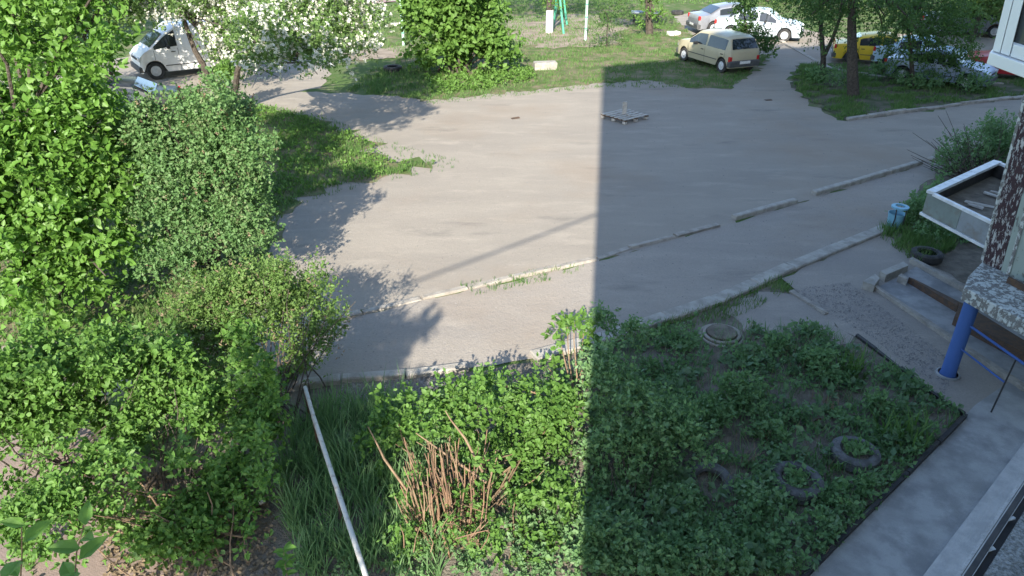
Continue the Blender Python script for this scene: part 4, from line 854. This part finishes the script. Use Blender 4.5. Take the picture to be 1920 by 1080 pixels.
# I: cane shrub in the middle foreground
base = G(850, 1010); t = plant('cane_shrub', 'leafy shrub with a clump of reddish canes in the middle foreground', 'shrub', base)
lb = [lobe(800, 800, 6.9, 100, 55, .55), lobe(900, 770, 7.2, 110, 60, .6), lobe(1020, 780, 7.2, 80, 80, .6), lobe(1000, 850, 6.8, 90, 60, .5), lobe(930, 870, 6.6, 70, 50, .45), lobe(1040, 770, 7.3, 50, 30, .35), lobe(730, 830, 6.8, 60, 45, .4), lobe(1030, 970, 6.0, 75, 70, .45), lobe(980, 1050, 5.5, 100, 50, .4)]
for i in range(62):
    u0 = random.uniform(790, 905); v0 = random.uniform(960, 1050); a_ = G(u0, v0); s_ = (u0 - 850) / 60; lean = random.gauss(-.06 + s_ * .10, .07); hgt_ = random.uniform(.55, 1.1)
    MB().tube(wobble(a_, a_ + Vector((lean * 1.2, random.gauss(.12, .1), hgt_)), 5, .04), [.0105, .010, .009, .007, .005], 6).build('cane', M['cane'] if i % 2 else M['twig'], t, smooth=True)
for i in range(46):
    a_ = G(random.uniform(750, 915), random.uniform(900, 1040), random.uniform(.2, .8)); b2 = a_ + Vector((random.gauss(0, .14), random.gauss(.02, .1), random.uniform(.08, .3)))
    MB().tube([a_, (a_ + b2) / 2 + Vector((random.gauss(0, .02), 0, .01)), b2], [.006, .005, .003], 5).build('twig', M['twig'] if i % 2 else M['cane'], t, smooth=True)
cp = [(tuple(G(random.uniform(740, 930), random.uniform(880, 1050), random.uniform(.15, .7))), (.09, .09, .12)) for _ in range(22)]
foliage(t, *clumped(cp, 260, 4, .5, .3), 6, .12, .05, .6, L['currant'], 'low_leaves', up=.5)
stems(t, base, [tuple(Vector(c) + Vector((random.gauss(0, .2), random.gauss(0, .15), random.gauss(.05, .1)))) for c, _ in lb[:9] for _ in range(3)], .012, M['twig'], 'stem', .3, 6, 5, .08)
lb = lb + sprigs((700, 720, 1080, 900), 7.0, 26, .10, .2) + sprigs((860, 880, 1080, 1060), 6.0, 16, .09, .16)
P, O = clumped(lb, 1300, 34, .18, .12); foliage(t, P, O, 8, .22, .064, .62, L['currant'], oval=True, singles=200, up=.5)
for pl in ([(835, 770), (872, 822), (905, 885)], [(780, 812), (850, 862), (912, 905)], [(918, 828), (897, 880), (878, 935)], [(960, 852), (905, 864), (880, 905)], [(905, 925), (866, 990), (850, 1030)], [(690, 800), (720, 860), (770, 930), (800, 1000)], [(975, 915), (930, 950), (880, 1010)]):
    pts = [at(u, v, 6.45 - .25 * i) for i, (u, v) in enumerate(pl)]; MB().tube(wobble(pts[0], pts[1], 4, .05)[:-1] + pts[1:], [.006 + .0025 * i for i in range(3 + len(pl) - 1)], 6).build('branch', M['twig'], t, smooth=True)
# upright shoots catching the sun at the shadow edge
base = G(1082, 770); t = plant('elder_shoot', 'tall pale stemmed shoots with leafy tops at the building shadow edge', 'shrub', base)
tops = [tuple(at(u, v, 8.55)) for u, v in ((1062, 615), (1078, 605), (1095, 625), (1048, 640), (1105, 660), (1030, 690))]
stems(t, base, tops, .016, M['twig'], 'stem', .06, 6, 6, .03)
P, O = clumped([(tp, (.16, .16, .10)) for tp in tops], 75, 8, .5, .2); foliage(t, P, O, 6, .12, .085, .6, L['currant'], oval=True, singles=40, up=.4)
MB().tube([at(905, 690, 7.9), at(893, 712, 7.8), at(950, 724, 7.7), at(1010, 738, 7.6), at(1062, 775, 7.5), at(1080, 830, 7.5)], [.006, .010, .013, .015, .017, .02], 6).build('stem', M['twig'], t, smooth=True)
# shaded foreground shrub right of the shadow edge
for nm, lab, bs, lb, n_, ll, sg in (
    ('garden_shrub', 'dull shaded shrub just right of the building shadow edge', G(1190, 960), [lobe(1150, 740, 7.2, 60, 60, .45), lobe(1220, 800, 6.9, 90, 70, .5), lobe(1160, 850, 6.6, 70, 60, .45), lobe(1270, 840, 6.7, 70, 60, .4), lobe(1130, 690, 7.6, 50, 40, .35)], 1150, .058, 60),
    ('garden_shrub', 'low fresh green shrub at the bottom right of the shadow edge', G(1160, 1110), [lobe(1140, 1030, 5.4, 90, 45, .35), lobe(1240, 1060, 5.2, 90, 40, .3), lobe(1340, 1060, 5.2, 70, 35, .3)], 800, .058, 60),
    ('garden_shrub', 'small shrub with blue green leaves along the raised kerb', G(1130, 650), [lobe(1130, 610, 8.7, 25, 25, .2), lobe(1190, 630, 8.5, 40, 20, .2)], 160, .055, 0)):
    t = plant(nm, lab, 'shrub', bs, 'shrubs in the shaded garden')
    stems(t, bs, [tuple(Vector(c) + Vector((random.gauss(0, .15), random.gauss(0, .15), 0))) for c, _ in lb for _ in range(3)], .009, M['bark'], 'stem', .12, 5, 5)
    P, O = clumped(lb, n_, 12, .38, .25); foliage(t, P, O, 8, .16, ll, .6, L['garden'], singles=sg, up=.5)
# ground cover of the shaded garden
BARE = [(G(1352, 632), .46), (G(1330, 905), .28), (G(1375, 800), .22), (G(1395, 850), .24), (G(1385, 900), .2), (G(1650, 745), .22), (G(1600, 760), .2), (G(1370, 725), .22), (G(1320, 735), .2), (G(1490, 915), .24), (G(1600, 862), .24), (G(1700, 760), .16), (G(1450, 760), .12)]
def cover(label, poly, n, ll, h, m, dens, seed, name='ground_cover'):
    X, Y = scatter(poly, n)
    for q, rr in BARE:
        kk = np.hypot(X - q.x, Y - q.y) > rr * RNG.uniform(.75, 1.15, len(X)); X, Y = X[kk], Y[kk]
    k = RNG.uniform(-1, 1, len(X)) < wavy(X, Y, 1.1, seed) + dens; X, Y = X[k], Y[k]
    hh = h * (.55 + .45 * np.clip(wavy(X, Y, .7, seed + 1) + .6, 0, 1.5)); P = np.stack([X, Y, hh * RNG.uniform(.15, 1, len(X))], 1)
    Bv = leaves(P, norm(np.stack([RNG.normal(size=len(X)), RNG.normal(size=len(X)), np.full(len(X), .5)], 1)), 5, .07, ll, .62, up=.3, jit=.4); V, f_, k_ = leafgeo(*Bv)
    return tag(npmesh(name, V, f_, k_, m), label, 'plants', kind='stuff')
SHG = e((1105, 660), (1320, 600), (1400, 618), (1530, 618), (1590, 640), (1640, 672), (1800, 782), (1510, 1085), (1090, 1090))
cover('dense low leafy ground cover over the shaded garden', SHG, 11500, .06, .17, L['garden'], -.25, 21)
cover('pale broad leaved plants dotted over the shaded garden', SHG, 1500, .11, .2, L['blueish'], -.25, 83)
grass('thin grass and stalks between the plants of the shaded garden', SHG, 7000, .22, .005, L['garden'], dens=(.7, 31, -.1))
grass('dry straw coloured stalks in the shaded garden', SHG, 900, .24, .004, L['dry'], dens=(.8, 35, .0), name='dry_stalks')
cover('taller leafy weeds near the bottom of the shaded garden', e((1090, 900), (1500, 900), (1620, 960), (1500, 1085), (1090, 1085)), 3600, .065, .28, L['garden'], -.1, 33)
cover('dark ivy like ground cover under the foreground shrubs', e((560, 790), (1090, 690), (1090, 1095), (560, 1095)), 7000, .05, .14, L['garden'], .2, 44)
cover('low plants beneath the flat porch roof', e((1690, 410), (1760, 340), (1840, 420), (1860, 470), (1720, 460)), 1300, .07, .34, L['garden'], .3, 52)
cover('clover like weeds on the lawn tongue', LAWN_W, 12000, .075, .16, L['bush'], .3, 61)
cover('weeds under the big green bush', e((800, 150), (990, 128), (1010, 150), (900, 172), (810, 180)), 1600, .10, .2, L['bush'], .3, 71)
def straps(name, label, q, n, h, group, m=None, wd=.012, sp=.12):
    o = None; t = plant(name, label, 'plant', q, group); mb = MB()
    for i in range(n):
        a = random.uniform(0, 6.28); l_ = random.uniform(.15, .75); hh = h * random.uniform(.6, 1.1); bx, by = random.gauss(0, sp), random.gauss(0, sp); s_ = Vector((-math.sin(a), math.cos(a), 0)) * wd; g = MB(); pts = []
        for k in range(5):
            f = k / 4; r_ = l_ * hh * f ** 1.6; z = hh * (f - (.35 * l_) * f ** 3); p = Vector((bx + math.cos(a) * r_, by + math.sin(a) * r_, z)); wv_ = s_ * (1 - f ** 2 * .9); g.v += [tuple(p - wv_), tuple(p + wv_)]
        g.f = [(2 * k, 2 * k + 1, 2 * k + 3, 2 * k + 2) for k in range(4)]; g.build('leaf', m or L['iris'], t, off=(0, 0, 0))
    return t
IR = 'strap leaved clumps in the shaded garden'
straps('iris_clump', 'tall clump of grassy strap leaves near the middle of the gravel edge', G(1600, 705), 60, .50, IR)
straps('iris_clump', 'spreading strap leaved clump at the walk corner of the garden', G(1685, 830), 55, .55, IR, wd=.016, sp=.16)
straps('iris_clump', 'small upright tuft behind the weathered tyre bed', G(1550, 880), 26, .26, IR, sp=.08)
straps('iris_clump', 'short tuft beside the round well cover', G(1480, 655), 24, .24, IR, sp=.07)
straps('iris_clump', 'thin tuft in the lower middle of the shaded garden', G(1420, 960), 20, .30, IR, sp=.06)
straps('iris_clump', 'reddish stalked tuft by the bare soil strip', G(1400, 870), 18, .30, IR, L['dry'], .008, .08)
straps('iris_clump', 'reddish stalked tuft behind the weathered tyre bed near the gravel', G(1550, 770), 16, .28, IR, L['dry'], .008, .08)
for u, v, r_, n_, lab in ((1455, 660, .22, 90, 'rounded leafy perennial left of the tall strap leaves'), (1535, 700, .26, 120, 'bluish rounded perennial in front of the gravel pad'), (1390, 760, .34, 220, 'wide leafy perennial in the middle of the shaded garden'), (1640, 775, .2, 80, 'small perennial by the walk end of the garden'), (1440, 830, .22, 90, 'pale leaved perennial behind the pale tyre bed'), (1620, 990 - 60, .16, 60, 'fresh green seedling leaning on the walk edging'), (1330, 800, .30, 160, 'leafy perennial beside the bare soil strip')):
    q = G(u, v); t = plant('perennial', lab, 'plant', q, 'leafy perennials in the shaded garden'); P, O = clumped([((q.x, q.y, r_ * .6), (r_, r_, r_ * .7))], n_, 8, .45, .3); foliage(t, P, O, 6, .10, .07, .5, L['garden'], up=.6)
    stems(t, q, [(q.x + random.gauss(0, r_ * .4), q.y + random.gauss(0, r_ * .4), r_) for _ in range(5)], .005, M['twig'], 'stem', .05, 4, 5)
# shaded bushes at the right
base = G(1830, 345); t = plant('lilac_bush', 'shaded loose bush behind the flat porch roof', 'bush', base)
lb = [lobe(1845, 275, 18.0, 30, 25, .6), lobe(1875, 265, 18.3, 30, 35, .7), lobe(1890, 310, 17.6, 40, 35, .6)] + sprigs((1750, 240, 1890, 330), 17.7, 26, .14, .45)
stems(t, base, [tuple(Vector(c) + Vector((random.gauss(0, .5), random.gauss(0, .4), random.gauss(.2, .3)))) for c, _ in lb for _ in range(4)], .014, M['bark'], 'stem', .3, 5, 5)
P, O = clumped(lb, 1100, 12, .36, .25); foliage(t, P, O, 7, .26, .085, .45, L['garden'], up=.8)
base = G(1712, 452); t = plant('garden_shrub', 'shaded shrub beside the pale blue litter bin', 'shrub', base, 'shrubs in the shaded garden')
lb = [lobe(1710, 405, 14.6, 24, 26, .35), lobe(1750, 420, 14.2, 34, 26, .4), lobe(1730, 385, 14.8, 20, 22, .3), lobe(1790, 435, 13.9, 34, 22, .4)]; P, O = clumped(lb, 420, 10, .4, .3); foliage(t, P, O, 7, .18, .075, .5, L['garden'], up=.7)
stems(t, base, [c for c, _ in lb] * 2, .01, M['bark'], 'stem', .15, 5, 5)
# E: blossoming trees by the van
def tree(name, label, base, trunk, r0, lb, n, per, tl, ll, asp, m, group=None, bark='bark', n2=0, m2=None, ll2=.06, cat='tree', sub=14, subr=.34, fill=.2, lp=2, **kw):
    t = plant(name, label, cat, base, group); k = len(trunk); MB().tube([base] + trunk, [r0 * (1 - .5 * i / k) for i in range(k + 1)], 8).build('trunk', M[bark], t, smooth=True)
    limbs(t, Vector(trunk[-1]), lb, r0 * .35, M['bark'], lp); P, O = clumped(lb, n, sub, subr, fill); foliage(t, P, O, per, tl, ll, asp, m, **kw)
    if n2: P2, O2 = clumped(lb, n2, sub, subr, fill); foliage(t, P2, O2, per, tl, ll2, .6, m2, 'leaves')
    return t
b_ = G(432, 212); tree('blossom_tree', 'white blossoming tree casting mottled shade over the road at upper left', b_, [at(440, 170, b_.y), at(446, 130, b_.y - .2), at(470, 90, b_.y - .5)], .13,
     [lobe(600, 55, 21.3, 85, 55, 1.8), lobe(685, 55, 21.3, 45, 50, 1.1), lobe(530, 40, 21.0, 70, 50, 1.6), lobe(640, 0, 22.0, 90, 50, 1.9), lobe(560, -60, 22.5, 110, 70, 2.2), lobe(630, 108, 19.8, 50, 24, .9), lobe(545, 112, 19.4, 50, 26, .9), lobe(480, 100, 20.4, 45, 40, 1.0), lobe(680, 100, 20.5, 36, 22, .7), lobe(500, 128, 18.3, 40, 22, .8), lobe(600, 130, 18.2, 40, 16, .7), lobe(560, 80, 19.0, 60, 30, 1.0), lobe(500, 60, 18.6, 60, 36, 1.2)], 1350, 9, .32, .085, .85, L['blossom'], 'blossoming fruit trees', n2=3900, m2=L['far'], ll2=.085)
b_ = G(395, 166); tree('blossom_tree', 'blossoming tree with a leaning dark trunk in front of the van', b_, [at(380, 120, b_.y), at(366, 96, b_.y), at(352, 60, b_.y + .1), at(340, 20, b_.y + .2)], .13,
     [lobe(440, 50, b_.y, 60, 60, 1.4), lobe(340, 20, b_.y, 90, 40, 1.7), lobe(420, -10, b_.y, 90, 60, 2.0), lobe(455, 100, b_.y - .3, 40, 40, 1.0), lobe(415, 80, b_.y - .4, 40, 36, .9), lobe(430, 120, b_.y - .5, 36, 22, .7)], 1100, 9, .4, .10, .8, L['blossom'], 'blossoming fruit trees', n2=1900, m2=L['far'], ll2=.10)
b_ = G(418, 206); t = plant('leafy_shrub', 'narrow fresh green shrub around the foot of the blossoming tree', 'shrub', b_)
lb = [lobe(425, 155, b_.y - .2, 24, 34, .5), lobe(415, 195, b_.y - .4, 26, 24, .5), lobe(436, 130, b_.y - .1, 16, 20, .4)]; stems(t, b_, [c for c, _ in lb] * 3, .015, M['bark'], 'stem', .12, 5, 5); P, O = clumped(lb, 420, 10, .34, .2); foliage(t, P, O, 8, .2, .085, .6, L['bush'])
b_ = G(209, 182); tree('slender_tree', 'slender tree with a thin dark trunk at the upper left', b_, [at(208, 120, b_.y), at(206, 40, b_.y), at(204, -20, b_.y)], .08, [lobe(180, 40, b_.y, 100, 60, 1.8), lobe(250, 10, b_.y + .5, 60, 40, 1.4), lobe(120, 70, b_.y - .5, 70, 50, 1.4), lobe(230, -10, b_.y, 120, 40, 2.0), lobe(150, 110, b_.y - .6, 60, 40, 1.2)], 1900, 8, .35, .12, .5, L['far'])
b_ = G(60, 235); tree('dense_tree', 'dense dark green tree in the upper left corner', b_, [at(60, 150, b_.y), at(60, 80, b_.y)], .14, [lobe(50, 120, b_.y, 100, 60, 1.6), lobe(120, 160, b_.y - .5, 80, 60, 1.3), lobe(30, 40, b_.y + .5, 90, 60, 1.8), lobe(-60, 110, b_.y, 100, 100, 2.0), lobe(190, 190, b_.y - .8, 50, 40, .8)], 2200, 8, .4, .12, .55, L['tree'], None)
# F: big bush beyond the road
b_ = G(850, 135); t = plant('hazel_bush', 'big rounded bright green bush on the far side of the road', 'bush', b_)
lb = [lobe(830, 70, b_.y, 75, 55, 1.6), lobe(800, 20, b_.y, 60, 50, 1.5), lobe(870, 30, b_.y + .4, 80, 50, 1.8), lobe(900, 90, b_.y - .2, 60, 38, 1.2), lobe(830, 110, b_.y - .5, 50, 24, .8), lobe(940, 92, b_.y, 42, 32, .9), lobe(840, -30, b_.y, 80, 50, 1.8)]
stems(t, b_, [c for c, _ in lb] * 2, .05, M['bark'], 'stem', .4, 5, 6); P, O = clumped(lb, 2700, 16, .34, .2); foliage(t, P, O, 7, .5, .19, .72, L['bush'], oval=True, up=.35, droop=.1)
# small plants on the far lawn
b_ = G(1138, 88); tree('thin_bush', 'sparse spindly bush right of the clothes line post', b_, [at(1138, 60, b_.y), at(1140, 30, b_.y)], .035, [lobe(1135, 60, b_.y, 40, 28, .8), lobe(1150, 25, b_.y, 35, 28, .8), lobe(1140, 84, b_.y - .2, 50, 8, .7)], 240, 7, .4, .12, .3, L['birch'], cat='bush')
b_ = G(1218, 66); tree('yard_tree', 'short leafy trunked tree beside the grey blue table', b_, [at(1216, 30, b_.y), at(1214, -20, b_.y)], .22, [lobe(1222, 42, b_.y - .2, 28, 24, .8), lobe(1215, 5, b_.y, 22, 26, .7), lobe(1210, -50, b_.y, 90, 40, 2.4)], 620, 8, .35, .13, .6, L['bush'])
b_ = G(1030, 62); tree('limewashed_tree', 'tree with a whitewashed trunk base by the sand pit', b_, [at(1030, 24, b_.y), at(1030, -40, b_.y), at(1034, -120, b_.y)], .19, [lobe(1020, -150, b_.y, 190, 90, 4.2), lobe(940, -130, b_.y, 120, 70, 3.2), lobe(1130, -140, b_.y, 120, 70, 3)], 1400, 8, .6, .16, .6, L['bush'])
t = [o for o in C.objects if o.name.startswith('limewashed_tree')][0]
q = G(1030, 62); MB().lathe([(.20, .02), (.20, .5), (.19, 1.15)], 14, tuple(q)).build('limewash', M['lime'], t, smooth=True); foliage(t, *clumped([lobe(1040, 8, b_.y, 22, 14, .4)], 50, 6, .5, .2), 7, .3, .12, .6, L['bush'], 'sucker_leaves')
b_ = G(1408, 118); tree('sapling', 'bushy sapling in front of the silver and white cars', b_, [at(1404, 80, b_.y), at(1398, 40, b_.y)], .05, [lobe(1400, 70, b_.y, 36, 22, .8), lobe(1392, 30, b_.y, 22, 26, .6), lobe(1425, 95, b_.y - .2, 32, 16, .7), lobe(1390, -10, b_.y, 26, 24, .7)], 480, 8, .35, .12, .6, L['birch'])
# trees on the shaded bank
R_ = 'birches on the shaded bank'
b_ = G(1600, 182); tree('birch_tree', 'thick grey trunked tree standing in the middle of the shaded bank', b_, [at(1598, 120, b_.y), at(1597, 40, b_.y), at(1600, -60, b_.y)], .21, [lobe(1570, 25, b_.y, 70, 40, 1.6), lobe(1650, 20, b_.y, 60, 45, 1.6), lobe(1610, -40, b_.y, 130, 60, 2.6), lobe(1690, 45, b_.y + .3, 50, 32, 1.2), lobe(1530, 30, b_.y + .3, 40, 45, 1.2)], 1500, 9, .5, .085, .6, L['birch'], R_, up=.0, droop=.5)
b_ = G(1542, 150); tree('birch_tree', 'forked thinner trunk left of the thick grey one', b_, [at(1544, 110, b_.y), at(1540, 60, b_.y), at(1535, -40, b_.y)], .12, [lobe(1520, 15, b_.y, 60, 45, 1.6), lobe(1480, 0, b_.y + .6, 50, 40, 1.4), lobe(1550, 70, b_.y, 40, 24, .9), lobe(1500, -50, b_.y, 120, 50, 2.4)], 850, 9, .5, .09, .6, L['birch'], R_, up=.0, droop=.5)
MBt = MB().tube([at(1546, 104, b_.y), at(1562, 70, b_.y), at(1576, 30, b_.y), at(1590, -20, b_.y)], [.08, .07, .06, .05], 7).build('limb', M['bark'], [o for o in C.objects if o.name.startswith('birch_tree') and 'forked' in o['label']][0], smooth=True)
b_ = G(1712, 165); tree('birch_tree', 'leafy tree in front of the light blue car', b_, [at(1708, 100, b_.y), at(1700, 30, b_.y)], .09, [lobe(1700, 60, b_.y, 50, 32, 1.2), lobe(1750, 40, b_.y, 55, 40, 1.4), lobe(1790, 70, b_.y, 45, 40, 1.2), lobe(1740, 0, b_.y, 100, 40, 2), lobe(1760, 105, b_.y, 55, 24, .9), lobe(1800, 120, b_.y - .2, 40, 22, .8), lobe(1690, 100, b_.y, 40, 18, .7)], 1700, 9, .45, .09, .6, L['birch'], R_, up=.0, droop=.5)
for u, v, lab, n_ in ((1660, 150, 'low weedy clump beside the thick grey trunk', 130), (1730, 165, 'weedy clump on the bank below the light blue car', 160), (1550, 160, 'dark weedy clump at the foot of the forked trunk', 150), (1815, 172, 'weedy clump at the right end of the bank', 140)):
    q = G(u, v); t = plant('weed_clump', lab, 'plant', q, 'weeds on the shaded bank'); foliage(t, *clumped([((q.x, q.y, .25), (.9, .6, .3))], n_, 8, .4, .3), 6, .2, .12, .4, L['garden'], up=.7)
# sunlit trees and hedge beyond the car park
FT = 'sunlit trees beyond the car park'
for u, v, Yx, ru, rv, lab, n_ in ((1835, 25, 37.5, 48, 38, 'sunlit tree right at the far car park beside the balcony', 1300), (1440, -12, 54, 70, 30, 'sunlit tree behind the white saloon', 800), (1690, -6, 50, 90, 34, 'sunlit tree farthest behind the birches', 1000), (330, -20, 40, 140, 40, 'pale green tree behind the van', 1100), (60, 0, 36, 120, 60, 'tree behind the pale blue car', 1000)):
    c = at(u, v, Yx); base = Vector((c.x, c.y, 0)); t = plant('far_tree', lab, 'tree', base, FT); lb = [lobe(u, v, Yx, ru, rv, 2.0), lobe(u - ru * .5, v - rv * .9, Yx, ru, rv, 2.2), lobe(u + ru * .5, v - rv * .8, Yx + .6, ru * .8, rv, 2)]
    MB().tube([base, base + Vector((.1, 0, c.z))], [.16, .10], 8).build('trunk', M['bark'], t, smooth=True); P, O = clumped(lb, n_, 14, .34, .2); foliage(t, P, O, 8, .6, .17, .6, L['far'])
# tree behind the viewer on the left: it keeps the rail and the near footpath in shade
base = Vector((-3.5, -1.6, 0)); t = plant('shade_tree', 'leafy young tree beside the building that shades the white rail', 'tree', base)
lb = [((-2.75, -1.3, 3.3), (.75, .8, .7)), ((-3.05, -1.3, 4.3), (.8, .8, .8)), ((-3.7, -1.2, 5.2), (.5, .6, .45)), ((-3.2, -1.0, 5.5), (.35, .4, .3)), ((-2.6, -1.3, 5.2), (.3, .35, .3)), ((-3.4, -1.4, 6.1), (.4, .5, .35)), ((-2.9, -1.2, 6.2), (.25, .3, .25)), ((-4.0, -1.3, 4.0), (.5, .7, .8))]
MB().tube(wobble(base, (-3.4, -1.3, 4.5), 6, .03), [.09, .085, .08, .07, .06, .05], 8).build('trunk', M['bark'], t, smooth=True); limbs(t, Vector((-3.42, -1.36, 3.2)), lb, .03, M['bark'], 2)
P, O = clumped(lb, 2000, 18, .32, .2); foliage(t, P, O, 8, .3, .12, .62, L['tree'])
print('objects', len(bpy.data.objects), 'tris', sum(len(m.polygons) for m in bpy.data.meshes))
